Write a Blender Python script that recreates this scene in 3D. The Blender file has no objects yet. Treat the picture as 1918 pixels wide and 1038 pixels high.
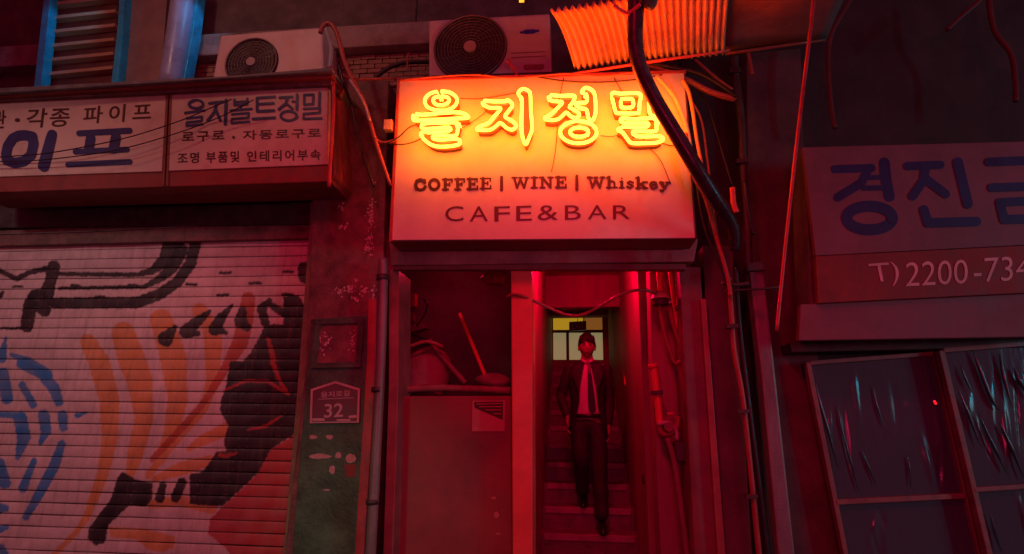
import bpy, bmesh, math, random
import numpy as np
from mathutils import Vector, Matrix, noise
random.seed(7)
SC = bpy.context.scene
COL = SC.collection
rad = math.radians

# ------------------------------------------------------------------ camera
FPX = 1075.0                       # focal length in pixels of the 1918 px wide photograph
YAW, PITCH, ROLL = rad(6.0), rad(14.0), rad(0.7)
CAM = Vector((0, 0, 1.5))
_F = Vector((-math.sin(YAW)*math.cos(PITCH), math.cos(YAW)*math.cos(PITCH), math.sin(PITCH)))
_R0 = Vector((math.cos(YAW), math.sin(YAW), 0))
_U0 = _R0.cross(_F)
_R = _R0*math.cos(ROLL) + _U0*math.sin(ROLL)
_U = -_R0*math.sin(ROLL) + _U0*math.cos(ROLL)
cd = bpy.data.cameras.new('camera'); cam = bpy.data.objects.new('camera', cd); COL.objects.link(cam)
cd.sensor_width = 36; cd.lens = 36*FPX/1918; cd.clip_start = .05; cd.clip_end = 400
m = Matrix((_R, _U, -_F)).transposed().to_4x4(); m.translation = CAM
cam.matrix_world = m
SC.camera = cam

# ------------------------------------------------------------------ world, lamps, exposure
w = bpy.data.worlds.new('World'); SC.world = w; w.use_nodes = True
bg = w.node_tree.nodes['Background']
bg.inputs[0].default_value = (1.0, 0.04, 0.14, 1); bg.inputs[1].default_value = 0.17     # night glow of the lit alley
def P0(px, py, Y):
    d = _F*FPX + _R*(px-959) + _U*(519-py)
    return CAM + d*(Y/d.y)
def lamp(name, kind, loc, col, energy, target=None, size=.05, angle=60, blend=.6, size_y=None):
    l = bpy.data.lights.new(name, kind); l.color = col; l.energy = energy
    if kind == 'AREA':
        l.size = size
        if size_y: l.shape = 'RECTANGLE'; l.size_y = size_y
    else: l.shadow_soft_size = size
    if kind == 'SPOT': l.spot_size = rad(angle); l.spot_blend = blend
    o = bpy.data.objects.new(name, l); COL.objects.link(o); o.location = loc
    if target is not None:
        o.rotation_euler = (Vector(target)-Vector(loc)).to_track_quat('-Z', 'Y').to_euler()
    return o
lamp('red_overhead_lamp', 'SPOT', (-0.25, 1.15, 4.1), (1, 0.001, 0.05), 138, (0.1, 3.8, 1.5), .22, 76, .9)
lamp('red_side_lamp', 'SPOT', (-1.0, 0.9, 4.0), (1, 0.01, 0.07), 62, (-2.0, 3.7, 2.3), .15, 42, .8)  # spot added to redden the right part of the shutter
lamp('red_shopfront_glow', 'AREA', (0.6, -2.4, 1.9), (1, 0.02, 0.13), 46, (0.3, 3.7, 2.2), 1.6, size_y=1.2)  # added red fill from the front, lifts the dark areas
lamp('red_stair_lamp', 'POINT', (0.12, 4.40, 2.72), (1, 0.0, 0.05), 32, None, .04)
lamp('red_landing_lamp', 'POINT', P0(1100, 520, 6.4), (1, 0, .05), 20, None, .04)  # unseen light added to lift the end wall and landing
lamp('red_bay_lamp', 'POINT', (-0.92, 4.25, 2.66), (1, 0.01, 0.06), 2.2, None, .04)  # small light added to brighten the left bay
lamp('street_lamp_left', 'SPOT', (-4.2, -1.0, 4.4), (.80, 0.51, 0.50), 265, (-3.9, 3.7, 1.7), .3, 48, 1.0)
lamp('street_lamp_upper', 'SPOT', (-3.0, 0.6, 5.6), (1, 0.42, 0.30), 78, (-2.5, 3.8, 4.1), .2, 64, 1.0)  # warm spot added to brighten the upper left wall
lamp('cyan_wall_lamp', 'SPOT', P0(440, -70, 3.50), (0.02, 0.5, 1.0), 5, P0(335, 90, 3.7), .05, 60, .5)
lamp('cyan_wall_lamp', 'SPOT', P0(200, -90, 3.45), (0.02, 0.5, 1.0), 6, P0(78, 90, 3.7), .05, 50, .6)  # second cyan spot, added to brighten the far left blue post
lamp('cyan_street_lamp', 'AREA', (6.9, -.6, 2.5), (0.0, 0.5, 0.75), 36, (3.2, 3.7, 1.6), .14, size_y=1.1)
lamp('cool_pillar_lamp', 'SPOT', (-2.6, -1.5, 2.6), (.38, 1, .70), 95, (-1.33, 3.6, .75), .2, 22, 1.0)  # greenish fill added for the lower part of the pillar
lamp('cool_street_glow', 'AREA', (8.8, -1.0, 2.2), (.35, .9, 1), 26, (2.8, 3.7, 1.6), 1.2, size_y=1.6)  # area light added as cool fill on the right wall
lamp('cyan_high_lamp', 'SPOT', (1.75, 2.2, 5.3), (0.03, 0.6, 0.8), 55, (0.85, 2.9, 3.9), .05, 24, .6)
SC.view_settings.view_transform = 'Standard'; SC.view_settings.look = 'None'
SC.view_settings.exposure = 0; SC.view_settings.gamma = 1; SC.view_settings.use_curve_mapping = False
SC.cycles.max_bounces = 6; SC.cycles.sample_clamp_indirect = 4

# ------------------------------------------------------------------ helpers
def P(px, py, Y):
    """point on the depth plane y = Y that the photograph shows at (px, py)"""
    d = _F*FPX + _R*(px-959) + _U*(519-py)
    return CAM + d*(Y/d.y)
def proj(p):
    d = Vector(p)-CAM; k = FPX/d.dot(_F)
    return 959+d.dot(_R)*k, 519-d.dot(_U)*k

MATS = {}
def mat(name, col, rough=.6, metal=0., var=.3, scale=6., bump=.15, dirt=None, dscale=1.6, damt=.5, spec=.5, vert=False):
    if name in MATS: return MATS[name]
    M = bpy.data.materials.new(name); M.use_nodes = True; N = M.node_tree.nodes; L = M.node_tree.links
    b = N['Principled BSDF']; b.inputs['Roughness'].default_value = rough; b.inputs['Metallic'].default_value = metal
    b.inputs['Specular IOR Level'].default_value = spec
    tc = N.new('ShaderNodeTexCoord'); src = tc.outputs['Object']
    mp = N.new('ShaderNodeMapping'); L.new(src, mp.inputs[0])
    if vert: mp.inputs['Scale'].default_value = (1, 1, .18)
    n1 = N.new('ShaderNodeTexNoise'); n1.inputs['Scale'].default_value = scale; n1.inputs['Detail'].default_value = 8
    n1.inputs['Roughness'].default_value = .65; L.new(mp.outputs[0], n1.inputs[0])
    r = N.new('ShaderNodeMapRange'); r.inputs[1].default_value = .3; r.inputs[2].default_value = .7
    r.inputs[3].default_value = 1-var; r.inputs[4].default_value = 1+var; L.new(n1.outputs[0], r.inputs[0])
    mx = N.new('ShaderNodeMix'); mx.data_type = 'RGBA'; mx.blend_type = 'MULTIPLY'; mx.inputs[0].default_value = 1
    mx.inputs[6].default_value = (*col, 1); L.new(r.outputs[0], mx.inputs[7]); out = mx.outputs[2]
    if dirt is not None:
        n2 = N.new('ShaderNodeTexNoise'); n2.inputs['Scale'].default_value = dscale; n2.inputs['Detail'].default_value = 10
        n2.inputs['Roughness'].default_value = .72; L.new(mp.outputs[0], n2.inputs[0])
        r2 = N.new('ShaderNodeMapRange'); r2.inputs[1].default_value = .47; r2.inputs[2].default_value = .66
        r2.inputs[4].default_value = damt; L.new(n2.outputs[0], r2.inputs[0])
        m2 = N.new('ShaderNodeMix'); m2.data_type = 'RGBA'; L.new(r2.outputs[0], m2.inputs[0])
        L.new(out, m2.inputs[6]); m2.inputs[7].default_value = (*dirt, 1); out = m2.outputs[2]
    L.new(out, b.inputs['Base Color'])
    rr = N.new('ShaderNodeMapRange'); rr.inputs[1].default_value = .3; rr.inputs[2].default_value = .7
    rr.inputs[3].default_value = max(.03, rough-.15); rr.inputs[4].default_value = min(1, rough+.15)
    L.new(n1.outputs[0], rr.inputs[0]); L.new(rr.outputs[0], b.inputs['Roughness'])
    if bump:
        n3 = N.new('ShaderNodeTexNoise'); n3.inputs['Scale'].default_value = scale*7; n3.inputs['Detail'].default_value = 6
        L.new(tc.outputs['Object'], n3.inputs[0])
        bp = N.new('ShaderNodeBump'); bp.inputs['Strength'].default_value = bump; bp.inputs['Distance'].default_value = .01
        L.new(n3.outputs[0], bp.inputs['Height']); L.new(bp.outputs[0], b.inputs['Normal'])
    MATS[name] = M; return M
def emit(name, col, strength):
    M = bpy.data.materials.new(name); M.use_nodes = True; N = M.node_tree.nodes
    b = N['Principled BSDF']; b.inputs['Base Color'].default_value = (*[min(.8, c) for c in col], 1)
    b.inputs['Emission Color'].default_value = (*col, 1); b.inputs['Emission Strength'].default_value = strength
    MATS[name] = M; return M

def thing(name, label, cat, loc=(0, 0, 0), group=None):
    o = bpy.data.objects.new(name, None); COL.objects.link(o); o.location = loc; o.empty_display_size = .1
    o['label'] = label; o['category'] = cat
    if group: o['group'] = group
    return o
def origin(par):
    v = Vector((0, 0, 0))
    while par is not None: v += Vector(par.location); par = par.parent
    return v
def link(name, vs, fs, mt, par=None, label=None, cat=None, group=None, kind=None, smooth=False, bevel=0):
    """world-space verts; a top-level mesh gets its origin at its own base"""
    vs = [Vector(v) for v in vs]
    if par is None and kind is None:
        org = Vector((sum(v.x for v in vs)/len(vs), sum(v.y for v in vs)/len(vs), min(v.z for v in vs)))
    else: org = origin(par)
    me = bpy.data.meshes.new(name); me.from_pydata([v-org for v in vs], [], fs); me.update()
    bm = bmesh.new(); bm.from_mesh(me); bmesh.ops.recalc_face_normals(bm, faces=bm.faces)
    if bevel:
        es = [e for e in bm.edges if len(e.link_faces) == 2 and e.calc_face_angle(0) > .6]
        bmesh.ops.bevel(bm, geom=es, offset=bevel, segments=2, affect='EDGES', profile=.6, clamp_overlap=True)
    bm.to_mesh(me); bm.free()
    o = bpy.data.objects.new(name, me); COL.objects.link(o)
    if mt is not None: me.materials.append(mt)
    if par is None: o.location = org
    else: o.parent = par
    if par is None and kind is None: pass
    if label: o['label'] = label
    if cat: o['category'] = cat
    if group: o['group'] = group
    if kind: o['kind'] = kind
    if smooth:
        me.polygons.foreach_set('use_smooth', [True]*len(me.polygons))
    return o
def prism(name, poly, Y, depth, mt, par=None, bevel=.004, **k):
    """an outline on the plane y=Y pushed straight back by depth (real thickness)"""
    f = [P(x, y, Y) for x, y in poly]; b = [v+Vector((0, depth, 0)) for v in f]; n = len(f)
    fs = [tuple(range(n)), tuple(range(2*n-1, n-1, -1))] + [(i, (i+1) % n, n+(i+1) % n, n+i) for i in range(n)]
    return link(name, f+b, fs, mt, par, bevel=min(bevel, abs(depth)*.4), **k)
def wbox(name, a, b, mt, par=None, bevel=.004, **k):
    x0, y0, z0 = a; x1, y1, z1 = b
    vs = [(x, y, z) for x in (x0, x1) for y in (y0, y1) for z in (z0, z1)]
    fs = [(0, 1, 3, 2), (4, 6, 7, 5), (0, 4, 5, 1), (2, 3, 7, 6), (0, 2, 6, 4), (1, 5, 7, 3)]
    return link(name, vs, fs, mt, par, bevel=bevel, **k)
def smoothline(pts, sub=6, closed=False):
    pts = [Vector(p) for p in pts]; n = len(pts); out = []
    for i in range(n if closed else n-1):
        if closed: p0, p1, p2, p3 = pts[i-1], pts[i], pts[(i+1) % n], pts[(i+2) % n]
        else: p0, p1, p2, p3 = pts[max(i-1, 0)], pts[i], pts[i+1], pts[min(i+2, n-1)]
        for k in range(sub):
            t = k/sub
            out.append(.5*((2*p1)+(p2-p0)*t+(2*p0-5*p1+4*p2-p3)*t*t+(3*p1-p0-3*p2+p3)*t**3))
    if not closed: out.append(pts[-1])
    return out
def tube_geo(pts, r, seg=8, closed=False, squash=None):
    n = len(pts); rs = r if isinstance(r, (list, tuple)) else [r]*n
    if len(rs) != n: rs = [rs[min(len(rs)-1, int(i*(len(rs)-1)/(n-1)))]*(1-((i*(len(rs)-1)/(n-1)) % 1)) + rs[min(len(rs)-1, int(i*(len(rs)-1)/(n-1))+1)]*((i*(len(rs)-1)/(n-1)) % 1) for i in range(n)]
    vs = []; fs = []; nrm = None
    for i, p in enumerate(pts):
        a = pts[i-1] if (i or closed) else p; b = pts[(i+1) % n] if (i < n-1 or closed) else p
        t = (b-a).normalized() if (b-a).length > 1e-9 else Vector((0, 0, 1))
        if nrm is None: nrm = t.orthogonal().normalized()
        nrm = (nrm-t*nrm.dot(t))
        nrm = nrm.normalized() if nrm.length > 1e-6 else t.orthogonal().normalized()
        bi = t.cross(nrm)
        for k in range(seg):
            a_ = 2*math.pi*k/seg; vs.append(p+(nrm*math.cos(a_)+bi*math.sin(a_))*rs[i])
    for i in range(n if closed else n-1):
        j = (i+1) % n
        for k in range(seg): fs.append((i*seg+k, i*seg+(k+1) % seg, j*seg+(k+1) % seg, j*seg+k))
    if not closed: fs += [tuple(range(seg)), tuple(range((n-1)*seg, n*seg))]
    return vs, fs
def merge(geos):
    V = []; F = []
    for v, f in geos:
        o = len(V); V += list(v); F += [tuple(i+o for i in q) for q in f]
    return V, F
def cable(name, pts, rpx, mt, label=None, cat='cable', par=None, Y=None, sub=6, seg=8, group=None, closed=False):
    """pts = (px, py) or (px, py, Y); radius in photograph pixels at that depth"""
    W = []; rs = rpx if isinstance(rpx, (list, tuple)) else [rpx]*len(pts)
    for p in pts: W.append(P(p[0], p[1], p[2] if len(p) > 2 else Y))
    R = [rr*(w_-CAM).length/FPX/1.15 for rr, w_ in zip(rs, W)]
    L = smoothline(W, sub, closed)
    v, f = tube_geo(L, R, seg, closed)
    return link(name, v, f, mt, par, label=label, cat=cat if par is None else None, group=group, smooth=True)
def cyl(name, a, b, r, mt, par=None, seg=20, r2=None, **k):
    a = Vector(a); b = Vector(b); v, f = tube_geo([a, b], [r, r2 if r2 is not None else r], seg)
    return link(name, v, f, mt, par, bevel=k.pop('bevel', min(r, (b-a).length)*.15), **k)

def curve_mesh(name, loops, Yf, depth, mt, par, extrude=True):
    """closed px outlines (even-odd filled) -> solid on the plane y=Yf, pushed toward the wall by depth"""
    cu = bpy.data.curves.new(name, 'CURVE'); cu.dimensions = '2D'; cu.fill_mode = 'BOTH'
    ref = [[P(x, y, Yf) for x, y in lp] for lp in loops]
    for lp in ref:
        s = cu.splines.new('POLY'); s.points.add(len(lp)-1); s.use_cyclic_u = True
        for q, v in zip(s.points, lp): q.co = (v.x, v.z, 0, 1)
    cu.extrude = depth/2
    t = bpy.data.objects.new('tmp', cu); COL.objects.link(t)
    me = bpy.data.meshes.new_from_object(t); bpy.data.objects.remove(t); bpy.data.curves.remove(cu)
    vs = [Vector((v.co.x, Yf+depth/2-v.co.z, v.co.y)) for v in me.vertices]
    fs = [tuple(p.vertices) for p in me.polygons]; bpy.data.meshes.remove(me)
    return link(name, vs, fs, mt, par)
def text_on(name, body, quad, Y, mt, par, off=0., thick=.002, spacing=1., shear=0.):
    """lettering fitted into a px quad (TL, TR, BR, BL) on the plane y=Y"""
    cu = bpy.data.curves.new(name, 'FONT'); cu.body = body; cu.offset = off; cu.space_character = spacing
    cu.resolution_u = 4; cu.shear = shear
    t = bpy.data.objects.new('tmp', cu); COL.objects.link(t); bpy.context.view_layer.update()
    me = bpy.data.meshes.new_from_object(t); bpy.data.objects.remove(t); bpy.data.curves.remove(cu)
    xs = [v.co.x for v in me.vertices]; ys = [v.co.y for v in me.vertices]
    x0, x1, y0, y1 = min(xs), max(xs), min(ys), max(ys); tl, tr, br, bl = quad; vs = []
    for v in me.vertices:
        u = (v.co.x-x0)/(x1-x0); q = (y1-v.co.y)/(y1-y0)
        px = (tl[0]*(1-u)+tr[0]*u)*(1-q)+(bl[0]*(1-u)+br[0]*u)*q
        py = (tl[1]*(1-u)+tr[1]*u)*(1-q)+(bl[1]*(1-u)+br[1]*u)*q
        vs.append(P(px, py, Y))
    fs = [tuple(p.vertices) for p in me.polygons]; bpy.data.meshes.remove(me)
    o = link(name, vs, fs, mt, par)
    so = o.modifiers.new('thickness', 'SOLIDIFY'); so.thickness = thick; so.offset = 0
    return o
LIFT = [0]
def strokes(name, segs, Y, mt, par, flat=False):
    """painted strokes: px polylines with px half-widths, each a thin slab of its own height"""
    geos = []
    for pts, r in segs:
        rs = r if isinstance(r, (list, tuple)) else [r]*len(pts)
        for i in range(len(pts)-1):
            LIFT[0] += 1; yy = Y-.0006-.00012*(LIFT[0] % 40)
            (x0, y0), (x1, y1) = pts[i], pts[i+1]; a = math.atan2(y1-y0, x1-x0); r0, r1 = rs[i], rs[i+1]; out = []
            if flat:
                nx, ny = -math.sin(a), math.cos(a)
                out = [(x0-nx*r0, y0-ny*r0), (x1-nx*r1, y1-ny*r1), (x1+nx*r1, y1+ny*r1), (x0+nx*r0, y0+ny*r0)]
            else:
                for k in range(9): t = a-math.pi/2+math.pi*k/8; out.append((x1+r1*math.cos(t), y1+r1*math.sin(t)))
                for k in range(9): t = a+math.pi/2+math.pi*k/8; out.append((x0+r0*math.cos(t), y0+r0*math.sin(t)))
            f = [P(x, y, yy) for x, y in out]; b = [P(x, y, Y-.0002) for x, y in out]; n = len(f)
            geos.append((f+b, [tuple(range(n))]+[(j, (j+1) % n, n+(j+1) % n, n+j) for j in range(n)]))
    v, f = merge(geos)
    return link(name, v, f, mt, par)
def arc(cx, cy, rx, ry, a0=0, a1=360, n=20):
    return [(cx+rx*math.cos(rad(a0+(a1-a0)*i/n)), cy+ry*math.sin(rad(a0+(a1-a0)*i/n))) for i in range(n+1)]

# ------------------------------------------------------------------ materials
asphalt = mat('asphalt', (.05, .05, .052), .8, var=.3, scale=30, bump=.5)
dark_wall = mat('sooty_render', (.13, .11, .10), .85, var=.5, scale=5, bump=.5, dirt=(.06, .05, .05))
concrete = mat('stained_concrete', (.30, .27, .24), .85, var=.4, scale=4, bump=.5, dirt=(.10, .085, .07), damt=.8)
brick_m = mat('dusty_brick', (.33, .23, .17), .85, var=.4, scale=14, bump=.5, dirt=(.12, .09, .07))
mortar = mat('mortar', (.13, .11, .10), .9, scale=12, bump=.4)
green_paint = mat('peeling_green_paint', (.07, .17, .09), .6, var=.45, scale=7, bump=.45, dirt=(.03, .028, .022), dscale=3.2, damt=.8)
old_red = mat('flaking_dark_paint', (.20, .10, .09), .65, var=.5, scale=9, bump=.5, dirt=(.04, .03, .03), dscale=4)
olive = mat('olive_steel', (.23, .22, .12), .5, var=.3, scale=12, bump=.2, dirt=(.08, .06, .04))
white_chip = mat('bare_plaster', (.62, .55, .5), .9, var=.2, bump=.3)
white_panel = mat('weathered_white_panel', (.64, .52, .42), .55, var=.10, scale=3, bump=.06, dirt=(.35, .20, .15), dscale=1.3, damt=.7)
red_band = mat('faded_red_band', (.25, .04, .035), .6, var=.3, scale=6, bump=.15, dirt=(.12, .03, .03))
navy = mat('navy_lettering', (.025, .03, .13), .5, var=.2, bump=0)
brown_ink = mat('brown_lettering', (.07, .02, .012), .5, var=.2, bump=0)
steel_dark = mat('dark_steel', (.07, .06, .055), .5, metal=.3, var=.4, scale=10, bump=.2)
steel_grey = mat('grey_pipe', (.25, .25, .23), .45, metal=.2, var=.3, scale=9, bump=.25, dirt=(.07, .055, .05), dscale=3, damt=.8, vert=True)
ac_white = mat('aged_white_enamel', (.66, .60, .54), .45, var=.08, scale=5, bump=.03, dirt=(.38, .3, .25), dscale=2)
ac_dark = mat('ac_grille_black', (.05, .045, .045), .45, var=.2, bump=.05)
blue_paint = mat('bright_blue_paint', (.02, .55, .85), .35, var=.3, scale=10, bump=.15)
pale_board = mat('pale_board', (.28, .24, .22), .7, var=.2, scale=5, bump=.15, dirt=(.16, .13, .12))
louver_m = mat('louver_slat', (.52, .50, .28), .6, var=.15, bump=.1)
louver_back = mat('louver_back', (.16, .10, .085), .7, var=.25, scale=14, bump=.2)
sign_white = mat('sign_face', (.62, .57, .50), .42, var=.05, scale=4, bump=.03, dirt=(.45, .38, .34), dscale=2.2, damt=.5)
sign_ink = mat('sign_lettering', (.05, .012, .015), .5, var=.1, bump=0)
sign_thin = mat('sign_thin_lettering', (.10, .03, .03), .5, var=.1, bump=0)
channel = mat('neon_letter_body', (.10, .065, .035), .5, var=.2, scale=40, bump=.1)
rubber = mat('black_rubber', (.02, .018, .02), .35, var=.3, scale=20, bump=.1)
red_cable = mat('red_sheath', (.35, .09, .07), .35, var=.2, scale=20, bump=.1)
pale_cable = mat('pale_sheath', (.5, .42, .38), .4, var=.2, scale=20, bump=.1)
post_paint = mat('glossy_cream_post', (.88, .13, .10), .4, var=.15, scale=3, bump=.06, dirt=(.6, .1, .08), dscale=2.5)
door_paint = mat('dark_red_door_paint', (.30, .05, .06), .5, var=.25, scale=2, bump=.06, dirt=(.10, .04, .04))
inner_wall = mat('stairwell_plaster', (.36, .18, .17), .65, var=.3, scale=2.5, bump=.15, dirt=(.10, .07, .07), vert=True)
step_m = mat('worn_terrazzo_step', (.16, .12, .12), .5, var=.4, scale=9, bump=.2)
riser_m = mat('step_nosing', (.30, .2, .2), .5, var=.3, scale=9, bump=.1)
corr_m = mat('corrugated_plastic', (.72, .46, .28), .35, var=.2, scale=5, bump=.08, dirt=(.5, .4, .32), dscale=4)
black_m = mat('near_black', (.012, .012, .013), .6, bump=0)
neon_m = emit('neon_tube_glow', (1.0, 0.070, .005), 38)

# ------------------------------------------------------------------ ground and building shells
link('ground', [(-60, -60, 0), (60, -60, 0), (60, 60, 0), (-60, 60, 0)], [(0, 1, 2, 3)], asphalt, kind='structure')
WY = 3.95
def px_x(px, Y, py=519): return P(px, py, Y).x
# left building -------------------------------------------------
LB = thing('shophouse', 'dark sooty shophouse left of the café entrance with roller shutter below and air conditioners above', 'building', (-2, WY, 0))
XL = -6.5; XP = P(735, 400, 3.7).x; ztop_sh = P(300, 440, 3.75).z
wbox('upper_wall', (XL, WY, 2.75), (XP, WY+.3, 7.5), dark_wall, LB)
zl0, zl1 = P(700, 86, WY-.12).z, P(700, 45, WY-.12).z
wbox('ledge', (XL, WY-.12, zl0), (P(800, 60, WY).x+.9, WY+.02, zl1), concrete, LB, .012)
# bricks between ledge and signs
bw, bh = .12, .042
x = P(370, 110, WY).x; bx1 = P(806, 110, WY).x
z = zl0-bh-.006
proto = None; row = 0
while z > P(700, 150, WY).z-.1:
    xx = x-(row % 2)*bw*.5
    while xx < bx1:
        if proto is None:
            proto = wbox('brick', (xx, WY-.022, z), (xx+bw-.007, WY-.0, z+bh-.006), brick_m, LB, .003); base = Vector((xx, 0, z)); o = proto
            me = proto.data; c0 = Vector((xx, WY, z))-origin(LB)
            me.transform(Matrix.Translation(-c0)); o.location = c0
        else:
            o = proto.copy(); COL.objects.link(o); o.parent = LB
            o.location = Vector((xx, WY+random.uniform(-.004, .004), z))-origin(LB)
            o.rotation_euler = (0, random.uniform(-.012, .012), random.uniform(-.02, .02))
        xx += bw
    z -= bh; row += 1
# ------------------------------------------------------------------ roller shutter with mural
print('shutter')
SY = 3.75
SH = thing('roller_shutter', 'closed white roller shutter painted with a black, orange and blue mural', 'roller shutter', (P(250, 900, SY).x, SY, 0))
def r5(pts): return [(x/2.883, 330+y/2.883) for x, y in pts]
def r6(pts): return [(x/2.9, 680+y/2.9) for x, y in pts]
BLK, ORG, BLU, RED, DRK = (.022, .018, .022), (.70, .28, .10), (.03, .22, .52), (.50, .05, .06), (.30, .14, .10)
paint = []   # (kind, pts, radii, colour)
def S(pts, r, c):
    paint.append(('s', pts, r if isinstance(r, (list, tuple)) else [r]*len(pts), c))
def G(pts, c): paint.append(('p', pts, None, c))
def sc(l, k): return [q/k for q in l]
G(r6([(1210, 780), (1400, 600), (1470, 470), (1600, 390), (1640, 1100), (1300, 1100), (1220, 1000), (1130, 930), (1140, 850)]), RED)
S([(165, 640), (186, 680), (205, 749), (206, 818), (193, 887), (162, 970), (140, 1000), (95, 1045)], [15, 20, 19, 15, 11, 7, 5, 5], ORG)
S([(231, 625), (248, 677), (262, 714), (270, 783), (253, 852), (244, 887)], [22, 26, 24, 17, 15, 8], ORG)
S([(302, 600), (316, 640), (326, 677), (333, 749), (319, 818), (302, 845)], [21, 23, 25, 18, 14, 7], ORG)
S([(374, 582), (392, 610), (400, 642), (398, 714), (381, 766), (336, 818), (278, 890)], [14, 14, 17, 12, 9, 7, 7], ORG)
S([(465, 560), (460, 600), (450, 642), (422, 690), (385, 750), (348, 794), (286, 860)], [13, 15, 15, 9, 6, 7, 6], (.5, .09, .05))
S([(424, 804), (379, 825), (352, 842)], [13, 10, 4], ORG)
S([(395, 862), (340, 878), (290, 897)], [9, 13, 6], ORG)
S([(283, 945), (340, 938), (396, 953)], [8, 10, 10], ORG)
G(r6([(590, 890), (800, 900), (950, 945), (945, 1000), (880, 1030), (800, 1010), (740, 960), (600, 945)]), ORG)
for pts, r in [([(110, 5), (230, 60), (295, 140), (318, 210)], [22, 32, 32, 26]), ([(335, 440), (295, 560), (230, 680), (140, 840)], [22, 30, 28, 18]),
               ([(15, 60), (38, 190)], [34, 34]), ([(120, 120), (180, 225)], [20, 22]), ([(0, 280), (120, 285)], [18, 18]),
               ([(110, 300), (130, 400), (95, 515)], [38, 38, 14]), ([(238, 285), (250, 370), (218, 440)], [32, 30, 10]), ([(340, 285), (345, 350)], [28, 24]),
               ([(420, 285), (470, 270)], [16, 5]), ([(185, 530), (125, 680)], [16, 26]), ([(0, 540), (25, 650)], [25, 35]),
               ([(0, 790), (30, 790)], [30, 20]), ([(0, 905), (35, 890)], [20, 16]), ([(5, 1010), (25, 1035)], [26, 22])]:
    S(r6(pts), sc(r, 2.9), BLU)
S(r5([(60, 965), (150, 1000), (260, 1070)]), sc([10, 26, 26], 2.883), BLU); S(r5([(32, 870), (8, 980)]), sc([6, 30], 2.883), BLU)
for pts, r in [([(940, 350), (900, 450), (820, 512), (740, 533), (320, 528)], [60, 42, 20, 13, 12]), ([(980, 400), (930, 490), (870, 550), (780, 598), (320, 606)], [36, 36, 22, 12, 9]),
               ([(1058, 350), (1030, 470), (960, 570), (860, 640), (740, 683), (290, 686)], [32, 31, 30, 31, 32, 30]), ([(385, 592), (425, 592)], [9, 9]), ([(690, 592), (735, 590)], [9, 9]),
               ([(520, 655), (565, 655)], [11, 9]), ([(290, 490), (272, 570), (250, 640)], [36, 32, 42]), ([(205, 670), (240, 725)], [62, 36]), ([(165, 690), (145, 810)], [38, 36]),
               ([(0, 822), (160, 822)], [7, 9]), ([(-40, 490), (0, 512), (90, 555), (160, 520), (250, 500)], [14, 14, 16, 14, 16]), ([(0, 645), (15, 630)], [18, 10]),
               ([(70, 597), (118, 597)], 7), ([(1190, 522), (1245, 522)], 8), ([(1008, 585), (1062, 585)], 8), ([(1350, 578), (1405, 578)], 8),
               ([(1175, 642), (1230, 642)], 8), ([(1530, 517), (1580, 517)], 8), ([(1525, 640), (1580, 640)], 9), ([(1645, 500), (1648, 540)], [38, 38]),
               ([(945, 815), (895, 878)], [12, 44]), ([(1130, 732), (1060, 790), (1005, 840), (1068, 850)], [12, 30, 38, 16]),
               ([(1255, 695), (1195, 765), (1160, 825), (1220, 845)], [7, 27, 36, 12]), ([(1310, 725), (1300, 785), (1335, 818)], [22, 36, 22]),
               ([(1455, 672), (1412, 715), (1432, 790)], [14, 26, 24]), ([(1470, 700), (1540, 745)], [20, 22])]:
    r = r if isinstance(r, list) else [r]*len(pts)
    S(r5(pts), sc(r, 2.883), BLK)
G(r5([(1430, 800), (1530, 800), (1530, 650), (1612, 640), (1700, 800), (1700, 1060), (1250, 1060), (1350, 960), (1410, 850)]), BLK)
S(r5([(1448, 880), (1470, 960), (1495, 1060)]), sc([10, 14, 16], 2.883), (.45, .08, .06))
G(r6([(1250, -10), (1650, -10), (1640, 160), (1600, 385), (1470, 470), (1400, 600), (1210, 778), (1110, 775), (1030, 765), (1030, 605), (1100, 590), (1180, 480), (1230, 480), (1215, 430), (1240, 340), (1195, 260), (1200, 200), (1222, 150)]), BLK)
G(r6([(668, 588), (740, 635), (830, 650), (825, 745), (790, 780), (700, 775), (590, 880), (570, 975), (520, 992), (478, 960), (480, 900), (600, 740), (640, 620)]), BLK)
S(r6([(885, 662), (868, 735)]), sc([20, 26], 2.9), BLK); S(r6([(990, 645), (955, 730)]), sc([24, 28], 2.9), BLK)
S(r6([(1215, 150), (1335, 97), (1450, 100), (1565, 165)]), sc([5, 8, 8, 9], 2.9), (.5, .06, .06)); S(r6([(1480, -5), (1520, 100), (1560, 160)]), sc([14, 9, 8], 2.9), (.5, .06, .06))
S(r6([(1350, 362), (1440, 345), (1525, 290)]), sc([5, 9, 5], 2.9), (.5, .06, .06)); S(r6([(1195, 500), (1230, 505), (1290, 488)]), sc([12, 12, 5], 2.9), (.5, .08, .06))
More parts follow.
